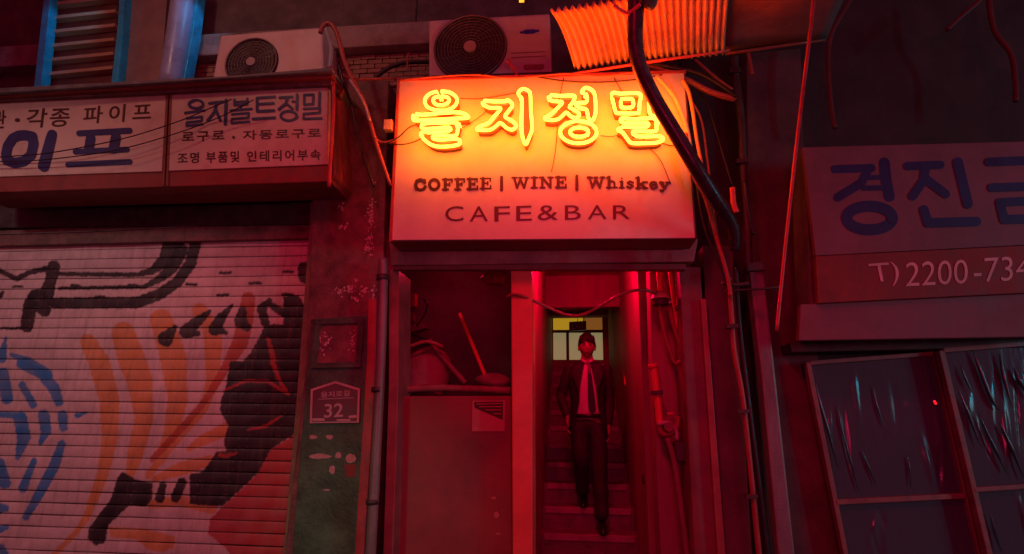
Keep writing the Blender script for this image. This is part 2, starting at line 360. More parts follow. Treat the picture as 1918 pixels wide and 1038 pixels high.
def paint_at(X, Yp):
    """X, Yp arrays of design coordinates -> linear colours"""
    C = np.empty(X.shape+(3,)); C[:] = (.70, .52, .50)
    jx = np.sin(X*.71+Yp*.37)*.5+np.sin(X*.23-Yp*.57)*.7
    for kind, pts, r, c in paint:
        if kind == 's':
            d = np.full(X.shape, 1e9)
            for i in range(len(pts)-1):
                (x0, y0), (x1, y1) = pts[i], pts[i+1]; dx, dy = x1-x0, y1-y0; L = dx*dx+dy*dy+1e-9
                t = np.clip(((X-x0)*dx+(Yp-y0)*dy)/L, 0, 1)
                d = np.minimum(d, np.hypot(X-x0-t*dx, Yp-y0-t*dy)-(r[i]+(r[i+1]-r[i])*t))
        else:
            ins = np.zeros(X.shape, bool); d = np.full(X.shape, 1e9); n = len(pts)
            for i in range(n):
                (x0, y0), (x1, y1) = pts[i], pts[(i+1) % n]
                cr = (y0 > Yp) != (y1 > Yp); xi = x0+(Yp-y0)*(x1-x0)/((y1-y0) if abs(y1-y0) > 1e-9 else 1e-9)
                ins ^= cr & (X < xi); dx, dy = x1-x0, y1-y0; L = dx*dx+dy*dy+1e-9
                t = np.clip(((X-x0)*dx+(Yp-y0)*dy)/L, 0, 1); d = np.minimum(d, np.hypot(X-x0-t*dx, Yp-y0-t*dy))
            d = np.where(ins, -d, d)
        a = np.clip(.5-(d+jx*.8)/2.0, 0, 1)*((.975 if c is BLK else .92)+(.02 if c is BLK else .06)*np.sin(X*.09+Yp*.13)*np.sin(X*.041-Yp*.07))
        C = C*(1-a[..., None])+np.array(c)*a[..., None]
    return C
pm = bpy.data.materials.new('shutter_paint'); pm.use_nodes = True; N = pm.node_tree.nodes; L = pm.node_tree.links
b = N['Principled BSDF']; b.inputs['Roughness'].default_value = .5
at = N.new('ShaderNodeAttribute'); at.attribute_name = 'paint'
tc = N.new('ShaderNodeTexCoord'); nn = N.new('ShaderNodeTexNoise'); nn.inputs['Scale'].default_value = 5; nn.inputs['Detail'].default_value = 9; nn.inputs['Roughness'].default_value = .7
L.new(tc.outputs['Object'], nn.inputs[0]); mr = N.new('ShaderNodeMapRange'); mr.inputs[1].default_value = .3; mr.inputs[2].default_value = .7; mr.inputs[3].default_value = .72; mr.inputs[4].default_value = 1.15
L.new(nn.outputs[0], mr.inputs[0]); mx = N.new('ShaderNodeMix'); mx.data_type = 'RGBA'; mx.blend_type = 'MULTIPLY'; mx.inputs[0].default_value = 1
L.new(at.outputs['Color'], mx.inputs[6]); L.new(mr.outputs[0], mx.inputs[7])
mp = N.new('ShaderNodeMapping'); mp.inputs['Scale'].default_value = (14, 1, 1.1); L.new(tc.outputs['Object'], mp.inputs[0])
n2 = N.new('ShaderNodeTexNoise'); n2.inputs['Scale'].default_value = 1.6; n2.inputs['Detail'].default_value = 8; n2.inputs['Roughness'].default_value = .7; L.new(mp.outputs[0], n2.inputs[0])
m2 = N.new('ShaderNodeMapRange'); m2.inputs[1].default_value = .50; m2.inputs[2].default_value = .68; m2.inputs[4].default_value = .35; L.new(n2.outputs[0], m2.inputs[0])
mz = N.new('ShaderNodeMix'); mz.data_type = 'RGBA'; L.new(m2.outputs[0], mz.inputs[0]); L.new(mx.outputs[2], mz.inputs[6]); mz.inputs[7].default_value = (.20, .11, .08, 1); L.new(mz.outputs[2], b.inputs['Base Color'])
n3 = N.new('ShaderNodeTexNoise'); n3.inputs['Scale'].default_value = 45; n3.inputs['Detail'].default_value = 6; L.new(tc.outputs['Object'], n3.inputs[0])
bp = N.new('ShaderNodeBump'); bp.inputs['Strength'].default_value = .25; bp.inputs['Distance'].default_value = .004; L.new(n3.outputs[0], bp.inputs['Height']); L.new(bp.outputs[0], b.inputs['Normal'])
sx0 = P(-70, 700, SY).x; sx1 = P(600, 500, SY).x; pitch = .0735
NX = 460; xs = np.linspace(sx0, sx1, NX)
prof = [(0, .007), (.003, .007), (.0052, .001), (.0100, 0), (.018, -.001), (.026, -.0015), (.034, -.002), (.042, -.002), (.050, -.0015), (.058, -.001), (.066, 0), (pitch-.001, .002)]
zt = P(300, 448, SY).z; k = 0; so = origin(SH)
Fv = np.array(_F); Rv = np.array(_R); Uv = np.array(_U)
dents = [(random.uniform(sx0+.3, sx1-.1), random.uniform(.3, 2.4), random.uniform(-.006, .009)) for _ in range(26)]
while zt-k*pitch > -.02 and k < 40:
    zb = zt-(k+1)*pitch
    V = np.zeros((len(prof), NX, 3)); V[..., 0] = xs
    for i, (dz, dy) in enumerate(prof): V[i, :, 1] = SY+dy; V[i, :, 2] = zb+dz
    V[..., 1] += .003*np.sin(V[..., 0]*3+k)+.002*np.sin(V[..., 0]*11+k*2.1)
    for dx_, dz_, da_ in dents: V[..., 1] += da_*np.exp(-((V[..., 0]-dx_)/.09)**2-((V[..., 2]-dz_)/.07)**2)
    V[..., 2] += .0015*np.sin(V[..., 0]*1.7+k*.9)
    D = V-np.array(CAM); kk = FPX/(D@Fv); X_ = 959+(D@Rv)*kk; Y_ = 519-(D@Uv)*kk
    C = paint_at(X_, Y_)
    ch = np.sin(X_*.9+k*5)+np.sin(X_*.37+k*2.3)+np.sin(X_*.113+k)*1.2          # paint chipped along the slat edges
    for ri, th in ((3, .9), (4, 1.9), (9, 2.2), (10, 1.3), (11, .6)):
        q_ = (ch > th+.3)[ri][:, None]*.22; C[ri] = C[ri]*(1-q_)+np.array((.34, .22, .18))*q_
    C[:2] *= .34                                        # grime caught in the joint
    V2 = V-np.array(so)
    me = bpy.data.meshes.new('slat'); nr = len(prof)
    idx = np.arange(nr*NX).reshape(nr, NX)
    q = np.stack([idx[:-1, :-1], idx[:-1, 1:], idx[1:, 1:], idx[1:, :-1]], -1).reshape(-1, 4)
    me.from_pydata(V2.reshape(-1, 3).tolist(), [], q.tolist()); me.update()
    ca = me.color_attributes.new('paint', 'FLOAT_COLOR', 'POINT')
    ca.data.foreach_set('color', np.concatenate([C.reshape(-1, 3), np.ones((nr*NX, 1))], 1).astype(np.float32).ravel())
    me.materials.append(pm); me.polygons.foreach_set('use_smooth', [True]*len(me.polygons))
    o = bpy.data.objects.new('slat', me); COL.objects.link(o); o.parent = SH
    k += 1
wbox('backing', (sx0, SY+.02, 0), (sx1, SY+.05, zt), black_m, SH)
prism('housing', [(-60, 362), (600, 352), (590, 420), (-60, 428)], 3.68, .2, steel_dark, SH, .01)
prism('lower_rail', [(-60, 434), (588, 408), (586, 446), (-60, 462)], 3.70, .08, old_red, SH, .006)
cable('rail_lip', [(-60, 440), (200, 432), (545, 413)], 1.2, steel_grey, par=SH, Y=3.695)
prism('guide_rail', [(584, 356), (598, 356), (577, 660), (548, 1040), (530, 1040), (560, 690)], 3.66, .1, olive, SH, .004)
# small black padlock disc hidden under the rail edge is part of the mural

# ------------------------------------------------------------------ pillar (part of the left building)
PY = 3.60
prism('pillar', [(594, 150), (728, 150), (718, 500), (704, 680), (680, 1060), (530, 1060), (572, 690)], PY, .4, old_red, LB, .012)
prism('pillar_face', [(575, 690), (582, 598), (694, 590), (690, 680), (664, 1060), (545, 1060)], PY-.012, .02, green_paint, LB, .004)
# raised frame round the blank recess
fr = prism('recess_panel', [(600, 608), (670, 606), (666, 678), (592, 680)], PY-.0175, .004, old_red, LB, .001)
for q in ([(590, 598), (680, 596), (680, 606), (590, 608)], [(582, 680), (676, 678), (675, 688), (581, 690)], [(590, 608), (600, 608), (592, 680), (582, 680)], [(670, 606), (681, 606), (676, 678), (666, 678)]):
    prism('frame_bar', q, PY-.03, .018, green_paint, fr, .003)
# chips of bare plaster
geos = []
for cx, cy, sx, sy, n in [(695, 400, 7, 45, 60), (690, 460, 8, 30, 40), (640, 385, 9, 6, 8), (640, 425, 12, 6, 14), (655, 540, 8, 8, 22), (636, 545, 9, 9, 22), (682, 545, 10, 8, 18), (668, 525, 4, 3, 6), (665, 560, 8, 5, 10), (700, 570, 6, 40, 50), (610, 640, 9, 22, 26), (660, 645, 6, 25, 26), (642, 385, 3, 14, 4)]:
    for i in range(n):
        x_, y_ = random.gauss(cx, sx*.5), random.gauss(cy, sy*.5); r_ = random.uniform(.5, 2.2)
        if x_ > 712-(y_-400)*.05: continue
        m_ = random.randint(5, 7); yy = PY-(.019 if y_ > 600 else .0008)-random.random()*.002
        a0 = random.random()*6
        pts = [P(x_+r_*random.uniform(.5, 1.3)*math.cos(a0+6.283*j/m_), y_+1.3*r_*random.uniform(.5, 1.3)*math.sin(a0+6.283*j/m_), yy) for j in range(m_)]
        bk = [v+Vector((0, .012, 0)) for v in pts]
        geos.append((pts+bk, [tuple(range(m_))]+[(j, (j+1) % m_, m_+(j+1) % m_, m_+j) for j in range(m_)]))
v, f = merge(geos); o = link('plaster_chips', v, f, white_chip, LB); o['kind'] = 'stuff'
# number plate
NP = thing('house_number_plate', 'pointed-top house number plate reading 32 on the green pillar', 'number plate', P(628, 792, PY-.02))
plate_m = mat('plate_blue', (.14, .03, .07), .4, var=.2, scale=20, bump=.05)
plate_w = mat('plate_white', (.55, .4, .4), .5, var=.2, bump=0)
prism('rim', [(580, 793), (582, 729), (628, 714), (674, 728), (672, 792)], PY-.030, .012, plate_w, NP, .001)
prism('plate', [(584, 790), (586, 732), (628, 718), (670, 731), (668, 789)], PY-.033, .002, plate_m, NP, .0005)
text_on('number', '32', [(608, 757), (643, 755), (642, 781), (607, 783)], PY-.0345, plate_w, NP, .01)
text_on('street_name', '을지로길', [(601, 734), (655, 731), (655, 742), (601, 745)], PY-.0345, plate_w, NP, .01)
strokes('underline', [([(596, 748), (662, 745)], .6), ([(587, 786), (606, 786)], 2.5), ([(632, 787), (655, 787)], 1.6), ([(655, 781), (666, 780)], 2.5)], PY-.033, plate_w, NP)
# sticker remains
st_m = mat('torn_sticker', (.5, .35, .33), .7, var=.4, scale=60, bump=.2)
def blob(cx, cy, rx, ry, n=11, j=.25):
    return [(cx+rx*(1+random.uniform(-j, j))*math.cos(6.283*i/n), cy+ry*(1+random.uniform(-j, j))*math.sin(6.283*i/n)) for i in range(n)]
for (cx, cy, rx, ry, lab) in [(586, 819, 7, 4, 'small pale sticker scrap left below the number plate'), (617, 819, 7, 5, 'small pale sticker scrap right below the number plate'),
                              (598, 855, 20, 5, 'long torn sticker remnant on the pillar above the gum marks'), (634, 853, 6, 6, 'tiny torn sticker beside the round-topped sticker'),
                              (622, 880, 6, 8, 'narrow torn sticker remnant below the long one'), (612, 918, 6, 2, 'thin pale scrap low on the green pillar')]:
    prism('sticker', blob(cx, cy, rx, ry), PY-.0135, .0012, st_m, None, 0, label=lab, cat='sticker', group='torn stickers on the green pillar')
sk = thing('sticker', 'round pale sticker above a dark red one on the pillar', 'sticker', P(656, 890, PY-.014), 'torn stickers on the green pillar')
prism('pale_disc', blob(657, 859, 10, 9, 14, .05), PY-.0150, .0015, st_m, sk, 0)
prism('red_half', [(645, 870), (668, 870), (664, 893), (648, 893)], PY-.0142, .0015, red_band, sk, 0)
prism('pillar_edge_strip', [(690, 560), (705, 560), (704, 680), (680, 1060), (663, 1060), (687, 680)], PY-.016, .014, mat('red_strip', (.4, .06, .07), .45, bump=.1, scale=6, dirt=(.1, .03, .03)), LB, .002)
# downpipe
dp = thing('drain_pipe', 'grey drain pipe running up between the pillar and the café doorway', 'pipe', P(696, 1038, 3.5))
cable('pipe', [(718, 485), (717, 560), (713, 680), (704, 860), (692, 1080)], 10, steel_grey, par=dp, Y=3.5, seg=14)
for yy in (520, 730, 940):
    xx = 718-(yy-485)*.045
    cable('collar', [(xx, yy-5), (xx-.3, yy+5)], 12.5, steel_dark, par=dp, Y=3.5, seg=14, sub=2)

# ------------------------------------------------------------------ left sign
print('signs')
LS = 3.25
SG = thing('shop_sign', 'long weathered shop signboard with blue and brown Korean lettering above the mural shutter', 'sign', P(300, 330, LS))
prism('panel', [(-60, 190), (311, 176), (303, 321), (-60, 333)], LS, .05, white_panel, SG, .003)
prism('panel', [(322, 176), (614, 160), (613, 308), (314, 320)], LS, .05, white_panel, SG, .003)
for q in ([(311, 174), (315, 174), (307, 348), (303, 348)], [(318, 174), (322, 174), (314, 348), (310, 348)]):
    prism('joint_strip', q, LS-.006, .05, mat('rust_strip', (.22, .08, .05), .7, bump=.2), SG, .002)
prism('case', [(-60, 172), (622, 132), (628, 330), (618, 342), (-60, 362)], LS+.052, .30, red_band, SG, .01)
prism('canopy_lip', [(-60, 168), (420, 143), (622, 126), (622, 133), (-60, 178)], LS-.10, .44, mat('slate_edge', (.16, .19, .18), .6, var=.4, scale=9, bump=.2), SG, .004)
prism('canopy_board', [(-60, 179), (622, 134), (622, 145), (-60, 184)], LS-.07, .2, red_band, SG, .004)
prism('canopy_board', [(-60, 185), (622, 146), (620, 158), (-60, 191)], LS-.035, .2, old_red, SG, .004)
prism('bottom_board', [(-60, 334), (616, 309), (618, 340), (-60, 362)], LS+.01, .12, red_band, SG, .006)
cable('end_post', [(620, 126), (625, 180), (622, 250), (616, 350)], 4, mat('red_edge', (.5, .05, .06), .4, bump=.05), par=SG, Y=LS-.01)
LT = LS-.0015
# brown row on the first panel
text_on('lettering', '관', [(-14, 208), (12, 206), (10, 240), (-16, 242)], LT, brown_ink, SG, .01)
text_on('lettering', '각종', [(52, 204), (133, 201), (128, 237), (48, 240)], LT, brown_ink, SG, .012, spacing=1.15)
text_on('lettering', '파이프', [(158, 200), (285, 192), (282, 226), (155, 232)], LT, brown_ink, SG, .012, spacing=1.4)
strokes('lettering', [([(31, 225), (34, 225)], 3.5)], LT, brown_ink, SG)
def z6(pts): return [(x/5.812, 180+y/5.812) for x, y in pts]
ring = [(x, y) for x, y in z6([(270, 425), (350, 440), (365, 520), (340, 640), (260, 710), (160, 730), (75, 700), (65, 630), (85, 540), (140, 460), (200, 430), (270, 425)])]
strokes('lettering', [(ring, 9.5)], LT, navy, SG)
strokes('lettering', [(z6([(565, 420), (530, 580), (480, 770)]), [9.5, 9.5, 9.5]), (z6([(545, 430), (495, 600), (450, 765)]), 7)], LT, navy, SG)
strokes('lettering', [(z6([(860, 405), (1410, 375)]), 5.5), (z6([(820, 605), (1380, 580)]), 5.2), (z6([(740, 745), (1410, 715)]), 5.2),
                      (z6([(985, 460), (965, 580)]), 9), (z6([(1260, 450), (1235, 570)]), 9.5)], LT, navy, SG)
# second panel: bold navy word, two brown rows
def z5(pts): return [(325+x/6.393, 160+y/6.393) for x, y in pts]
bold = []
def zs(p, r): bold.append((z5(p), r/6.393))
zs(arc(270, 225, 85, 48), 16); zs([(140, 330), (370, 300)], 16); zs([(160, 395), (340, 375), (335, 425), (160, 445), (155, 485), (345, 465)], 15)
zs([(430, 215), (590, 195)], 17); zs([(520, 205), (490, 320), (410, 420)], 19); zs([(510, 300), (560, 420)], 19); zs([(630, 180), (620, 460)], 21)
zs([(730, 170), (730, 235), (880, 225), (885, 160)], 15); zs([(730, 200), (880, 190)], 12); zs([(805, 235), (805, 280)], 14); zs([(680, 300), (935, 280)], 14); zs([(700, 345), (900, 330), (895, 385), (700, 400), (695, 450), (905, 432)], 14)
zs([(1000, 150), (1210, 135)], 15); zs([(1000, 225), (1195, 212)], 15); zs([(1000, 150), (1000, 310), (1200, 300)], 17); zs([(950, 400), (1210, 385)], 16)
zs([(1270, 145), (1420, 135)], 14); zs([(1370, 140), (1340, 220), (1260, 285)], 16); zs([(1345, 210), (1420, 275)], 15); zs([(1480, 110), (1475, 285)], 17); zs([(1420, 190), (1475, 188)], 12); zs(arc(1380, 365, 95, 58), 17)
zs([(1565, 115), (1565, 230), (1670, 222), (1675, 110), (1565, 115)], 15); zs([(1750, 90), (1745, 245)], 17); zs([(1560, 280), (1755, 270), (1750, 325), (1560, 340), (1555, 400), (1770, 392)], 14)
strokes('lettering', bold, LT, navy, SG)
for t_, x0, x1, y0, y1, dy in [('로구로', 100, 610, 560, 680, -22), ('자동로구로', 830, 1765, 540, 655, -30), ('조명', 50, 305, 810, 940, -12), ('부품및', 390, 790, 795, 930, -12), ('인테리어부속', 880, 1760, 785, 915, -22)]:
    text_on('lettering', t_, z5([(x0, y0), (x1, y0+dy), (x1, y1+dy), (x0, y1)]), LT, brown_ink, SG, .016, spacing=1.25)
strokes('lettering', [(z5([(715, 620), (722, 618)]), 2.2)], LT, brown_ink, SG)
cable('wire', [(-40, 297, 3.18), (20, 293, 3.18), (103, 285, 3.16), (230, 260, 3.16), (330, 229, 3.17), (384, 207, 3.18), (434, 186, 3.14)], 1.0, rubber, 'upper thin black wire sagging across the blue letters of the left sign', 'wire')
cable('wire', [(-40, 303, 3.18), (60, 301, 3.18), (165, 290, 3.16), (241, 276, 3.16), (330, 250, 3.17), (408, 221, 3.18), (475, 187, 3.14)], 1.0, rubber, 'lower thin black wire sagging across the left sign', 'wire')

# ------------------------------------------------------------------ window with blue posts, top left
WN = thing('window', 'louvered upstairs window with bright blue posts above the left sign', 'window', P(200, 160, 3.7))
prism('louver_back', [(76, 170), (98, -40), (222, -40), (214, 160)], 3.80, .03, louver_back, WN, .002)
for i in range(8):
    yl = 136-i*26.5; xl, xr = 78+(136-yl)*.155, 210+(136-yl)*.06
    prism('louver_slat', [(xl, yl), (xr, yl-13), (xr, yl-7), (xl, yl+6)], 3.745, .06, louver_m, WN, .003)
prism('blue_post', [(62, 172), (86, -40), (98, -40), (76, 172)], 3.68, .08, blue_paint, WN, .004)
prism('blue_post', [(207, 165), (219, 60), (226, -40), (236, -40), (229, 60), (219, 165)], 3.68, .08, blue_paint, WN, .004)
prism('pale_board', [(217, 165), (228, -40), (316, -40), (300, 155)], 3.76, .05, pale_board, WN, .004)
cable('round_post', [(318, 165), (335, 60), (350, -50)], [19, 19, 19], mat('pinkish_blue_post', (.30, .42, .62), .35, var=.25, bump=.1), par=WN, Y=3.68, seg=24, sub=4)
prism('blue_flange', [(335, 160), (352, 60), (360, -40), (374, -40), (362, 60), (343, 160)], 3.70, .10, blue_paint, WN, .003)

# ------------------------------------------------------------------ air conditioners
def aircon(label, corners, Y, depth, fan, fr_, logo=None, rings=9, fold=1.):
    tl, tr, br, bl = corners
    A = thing('air_conditioner', label, 'air conditioner', P((bl[0]+br[0])/2, br[1], Y), 'outdoor air conditioner units on the sign roofs')
    prism('casing', [tl, tr, br, bl], Y, depth, ac_white, A, .018)
    cx, cy = fan; c = P(cx, cy, Y); r = fr_*(c-CAM).dot(_F)/FPX
    def disc(name, rr, y0, y1, m_, par=A, seg=48): return cyl(name, (c.x, y0, c.z), (c.x, y1, c.z), rr, m_, par, seg, bevel=.0015)
    disc('fan_well', r, Y-.004, Y+.03, ac_dark)
    g = []
    for i in range(rings):
        R_ = r*(.2+.8*(i+.6)/rings)
        pts = [Vector((c.x+R_*math.cos(a), Y-.016, c.z+R_*math.sin(a))) for a in [6.2832*j/56 for j in range(56)]]
        g.append(tube_geo(pts, .0026 if i < rings-1 else .007, 6, True))
    for i in range(20):
        a = 6.2832*i/20; g.append(tube_geo([Vector((c.x+q*math.cos(a+.5*(1-q/r)), Y-.013, c.z+q*math.sin(a+.5*(1-q/r)))) for q in (r*.18, r*.45, r*.7, r*.98)], .0018, 4))
    v, f = merge(g); link('grille', v, f, mat('grille_wire', (.16, .13, .13), .4, bump=0), A, smooth=True)
    disc('hub', r*.17, Y-.024, Y-.004, mat('hub_grey', (.4, .36, .36), .5), seg=28)
    for i in range(3):
        a0 = 2.1*i; bl_ = []
        for q in (.2, .5, .9):
            for s in (-.35, .35): bl_.append(Vector((c.x+r*q*math.cos(a0+s), Y-.006-(.006 if s > 0 else 0), c.z+r*q*math.sin(a0+s))))
        link('fan_blade', bl_, [(0, 1, 3, 2), (2, 3, 5, 4)], steel_dark, A)
    for q in (.12, .8):
        xx = bl[0]+(br[0]-bl[0])*q; yy = bl[1]+(br[1]-bl[1])*q
        prism('foot', [(xx, yy), (xx+22, yy-1), (xx+22, yy+7), (xx, yy+8)], Y+.02, depth*.8, steel_dark, A, .003)
    if logo: strokes('logo', [([(logo[0]-8, logo[1]), (logo[0]+8, logo[1]-1)], [4, 4]), ([(logo[0]-16, logo[1]+1), (logo[0]+16, logo[1]-2)], [2.2, 2.2])], Y, mat('logo_blue', (.04, .04, .5), .4, bump=0), A)
    return A
A1 = aircon('large white air conditioner on top of the glowing café sign', [(803, 38), (1030, 25), (1034, 138), (803, 146)], 3.52, .30, (881, 90), 70, (992, 60))
strokes('vent_mark', [([(958, 100), (1022, 97)], .8), ([(958, 108), (1022, 105)], .8), ([(985, 126), (1015, 125)], 5)], 3.52, mat('mark_dark', (.3, .12, .1), .6, bump=0), A1)
A2 = aircon('smaller faded air conditioner behind the roof edge of the left shop sign', [(413, 66), (604, 51), (606, 140), (398, 148)], 3.62, .28, (472, 118), 52, None, 7)
prism('bracket', [(800, 142), (1040, 134), (1040, 142), (800, 150)], 3.50, .34, steel_dark, A1, .003)
prism('bracket', [(396, 146), (610, 138), (610, 143), (396, 152)], 3.55, .34, steel_dark, A2, .003)
# ------------------------------------------------------------------ café sign
print('cafe sign')
CY = 3.35
CS = thing('cafe_sign', 'large square café sign board lit by orange neon Korean letters over the doorway', 'sign', P(1015, 452, CY))
prism('face', [(748, 151), (1281, 136), (1302, 446), (733, 450)], CY, .02, sign_white, CS, .003)
prism('case', [(745, 148), (1284, 133), (1305, 448), (730, 453)], CY+.0205, .21, mat('sign_case_red', (.3, .06, .06), .5, bump=.1, dirt=(.1, .03, .03)), CS, .006)
for q in ([(744, 147), (1285, 131), (1285, 136), (749, 151)], [(744, 147), (749, 151), (734, 452), (728, 453)]):
    prism('trim', q, CY-.008, .02, mat('trim_red', (.35, .05, .05), .5, bump=.05), CS, .002)
T1, T2, T3, T4 = 765, 885, 1010, 1130
def zl(base, pts): return [(base+x/7.688, 155+y/7.688) for x, y in pts]
def ell(cx, cy, rx, ry, n=16, a0=0): return [(cx+rx*math.cos(6.2832*i/n+a0), cy+ry*math.sin(6.2832*i/n+a0)) for i in range(n)]
letters = [
 (T1, 'c', [(470, 125), (580, 137), (660, 180), (700, 240), (685, 310), (620, 370), (520, 402), (400, 395), (290, 360), (243, 300), (242, 230), (300, 165), (380, 135)], 1),
 (T1, 'h', [(470, 200), (550, 207), (588, 245), (565, 290), (500, 318), (450, 322), (390, 308), (357, 265), (370, 222), (420, 203)], 1),
 (T1, 'c', [(110, 450), (200, 462), (450, 440), (690, 427), (800, 447), (860, 485), (840, 508), (700, 516), (450, 530), (120, 545), (70, 522), (68, 480)], 1),
 (T1, 'o', [(680, 605), (690, 575), (450, 580), (230, 590), (190, 620), (205, 655), (300, 663), (560, 642), (605, 665), (585, 692), (450, 705), (290, 720), (240, 702), (187, 727), (190, 770), (240, 830), (320, 890), (430, 920), (600, 915), (720, 890), (745, 850), (715, 817), (600, 815), (450, 822), (370, 810), (350, 785), (385, 765), (500, 757), (680, 760), (712, 660), (733, 585)], 1),
 (T2, 'c', [(165, 260), (300, 270), (470, 268), (505, 250), (560, 290), (570, 340), (520, 410), (470, 490), (570, 550), (622, 610), (610, 655), (560, 677), (490, 650), (420, 590), (385, 585), (320, 640), (240, 680), (100, 682), (68, 665), (120, 625), (230, 580), (320, 480), (400, 385), (380, 362), (250, 360), (180, 330), (147, 300)], 1),
 (T2, 'c', [(680, 195), (660, 150), (690, 105), (740, 90), (800, 115), (832, 170), (840, 400), (857, 650), (820, 780), (765, 888), (717, 760), (705, 600), (712, 350), (707, 225)], 1),
 (T3, 'c', [(160, 180), (300, 190), (480, 185), (510, 215), (480, 290), (437, 350), (500, 390), (565, 430), (572, 480), (520, 507), (450, 480), (390, 430), (340, 470), (280, 520), (200, 540), (105, 532), (85, 507), (160, 460), (250, 380), (332, 285), (250, 270), (180, 260), (135, 220)], 1),
 (T3, 'c', [(650, 150), (612, 138), (640, 92), (690, 75), (780, 130), (808, 250), (810, 430), (780, 530), (750, 550), (705, 500), (680, 390), (600, 370), (530, 322), (555, 292), (670, 283), (690, 230), (680, 175)], 1),
 (T3, 'c', ell(565, 713, 262, 160, 18), 1),
 (T3, 'h', ell(576, 712, 132, 66, 14), 1),
 (T4, 'c', [(122, 170), (160, 142), (250, 157), (480, 150), (540, 190), (522, 300), (515, 415), (480, 440), (220, 440), (175, 410), (142, 280)], 1),
 (T4, 'h', [(252, 240), (370, 233), (422, 247), (420, 348), (270, 355), (255, 300)], 1),
 (T4, 'c', [(640, 130), (652, 200), (655, 300), (665, 420), (710, 482), (760, 460), (790, 390), (800, 300), (795, 170), (730, 100)], 1),
 (T4, 'o', [(760, 545), (700, 510), (450, 525), (280, 510), (250, 545), (300, 578), (500, 585), (630, 585), (648, 615), (600, 640), (450, 645), (310, 637), (240, 655), (215, 682), (280, 720), (340, 800), (410, 868), (600, 872), (780, 860), (860, 815), (800, 770), (600, 775), (480, 765), (425, 725), (470, 700), (740, 700), (765, 630), (795, 560)], 1),
]
lamp('neon_wash', 'AREA', P(1010, 218, CY-.17), (1, .195, .002), 12.5, P(1010, 218, CY-.17)+Vector((0, 1, 0)), 1.78, size_y=.46)  # unseen area light added to boost the tubes' glow on the board
names = {T1: 'first', T2: 'second', T3: 'third', T4: 'fourth'}
roots = {}
by = {}
for base, kind, pts, _ in letters: by.setdefault(base, []).append((kind, zl(base, pts)))
for base, items in by.items():
    loops = []
    for kind, pts in items:
        L2 = smoothline([Vector((x, y, 0)) for x, y in pts], 4, True)
        # body sits behind the tube: same place in the world, closer to the sign face
        W = [P(v.x, v.y, CY-.088) for v in L2]
        loops.append([proj((q.x, CY-.040, q.z)) for q in W])
    lt = curve_mesh('letter_body', loops, CY-.040, .038, channel, CS)
    g = []
    for kind, pts in items:
        W = smoothline([P(x, y, CY-.088) for x, y in pts], 5, kind != 'o')
        if kind != 'o': W = W[:-2]       # the small gap where the electrodes turn back
        g.append(tube_geo(W, .0108, 10, False))
        for e in (W[0], W[-1]): g.append(tube_geo([e, e+Vector((0, .05, 0))], .0055, 8))
    v, f = merge(g); link('neon_tube', v, f, neon_m, lt, smooth=True)
# slab-serif lettering
UP = {
 'C': [[(.88, .3), (.75, .1), (.5, .03), (.22, .15), (.12, .5), (.22, .85), (.5, .97), (.78, .9), (.92, .68)], [(.9, .04), (.9, .34)]],
 'O': [arc(.5, .5, .38, .45, 0, 360, 16)],
 'F': [[(.3, .04), (.3, .96)], [(.05, .05), (.95, .05)], [(.05, .95), (.58, .95)], [(.3, .48), (.7, .48)], [(.92, .05), (.92, .32)], [(.7, .36), (.7, .6)]],
 'E': [[(.28, .04), (.28, .96)], [(.05, .05), (.92, .05)], [(.05, .95), (.95, .95)], [(.28, .48), (.68, .48)], [(.9, .05), (.9, .3)], [(.93, .7), (.93, .95)], [(.68, .36), (.68, .6)]],
 'W': [[(.12, .05), (.3, .95), (.5, .2), (.72, .95), (.9, .05)], [(0, .05), (.28, .05)], [(.76, .05), (1, .05)], [(.4, .05), (.6, .05)]],
 'I': [[(.5, .05), (.5, .95)], [(.1, .05), (.9, .05)], [(.1, .95), (.9, .95)]],
 'N': [[(.2, .95), (.2, .05), (.8, .95), (.8, .05)], [(0, .05), (.3, .05)], [(.05, .95), (.38, .95)], [(.62, .05), (.98, .05)]],
 'h': [[(.25, .02), (.25, .95)], [(.05, .04), (.28, .04)], [(.02, .95), (.45, .95)], [(.25, .55), (.5, .38), (.72, .5), (.75, .95)], [(.58, .95), (.98, .95)]],
 'i': [[(.5, .42), (.5, .95)], [(.15, .95), (.85, .95)], [(.2, .42), (.5, .42)], [(.48, .12), (.52, .12)]],
 's': [[(.85, .5), (.5, .38), (.2, .5), (.45, .65), (.82, .78), (.5, .97), (.12, .85)]],
 'k': [[(.22, .02), (.22, .95)], [(.02, .04), (.24, .04)], [(.02, .95), (.4, .95)], [(.3, .7), (.78, .42)], [(.45, .6), (.82, .95)], [(.6, .42), (.98, .42)], [(.6, .95), (1, .95)]],
 'e': [[(.15, .66), (.85, .64), (.75, .45), (.5, .38), (.2, .5), (.15, .7), (.3, .92), (.6, .97), (.88, .82)]],
 'y': [[(.15, .42), (.5, .92)], [(.85, .42), (.5, .92), (.3, 1.2), (.1, 1.12)], [(0, .42), (.38, .42)], [(.62, .42), (1, .42)]],
 '|': [[(.5, -.05), (.5, 1.15)]],
}
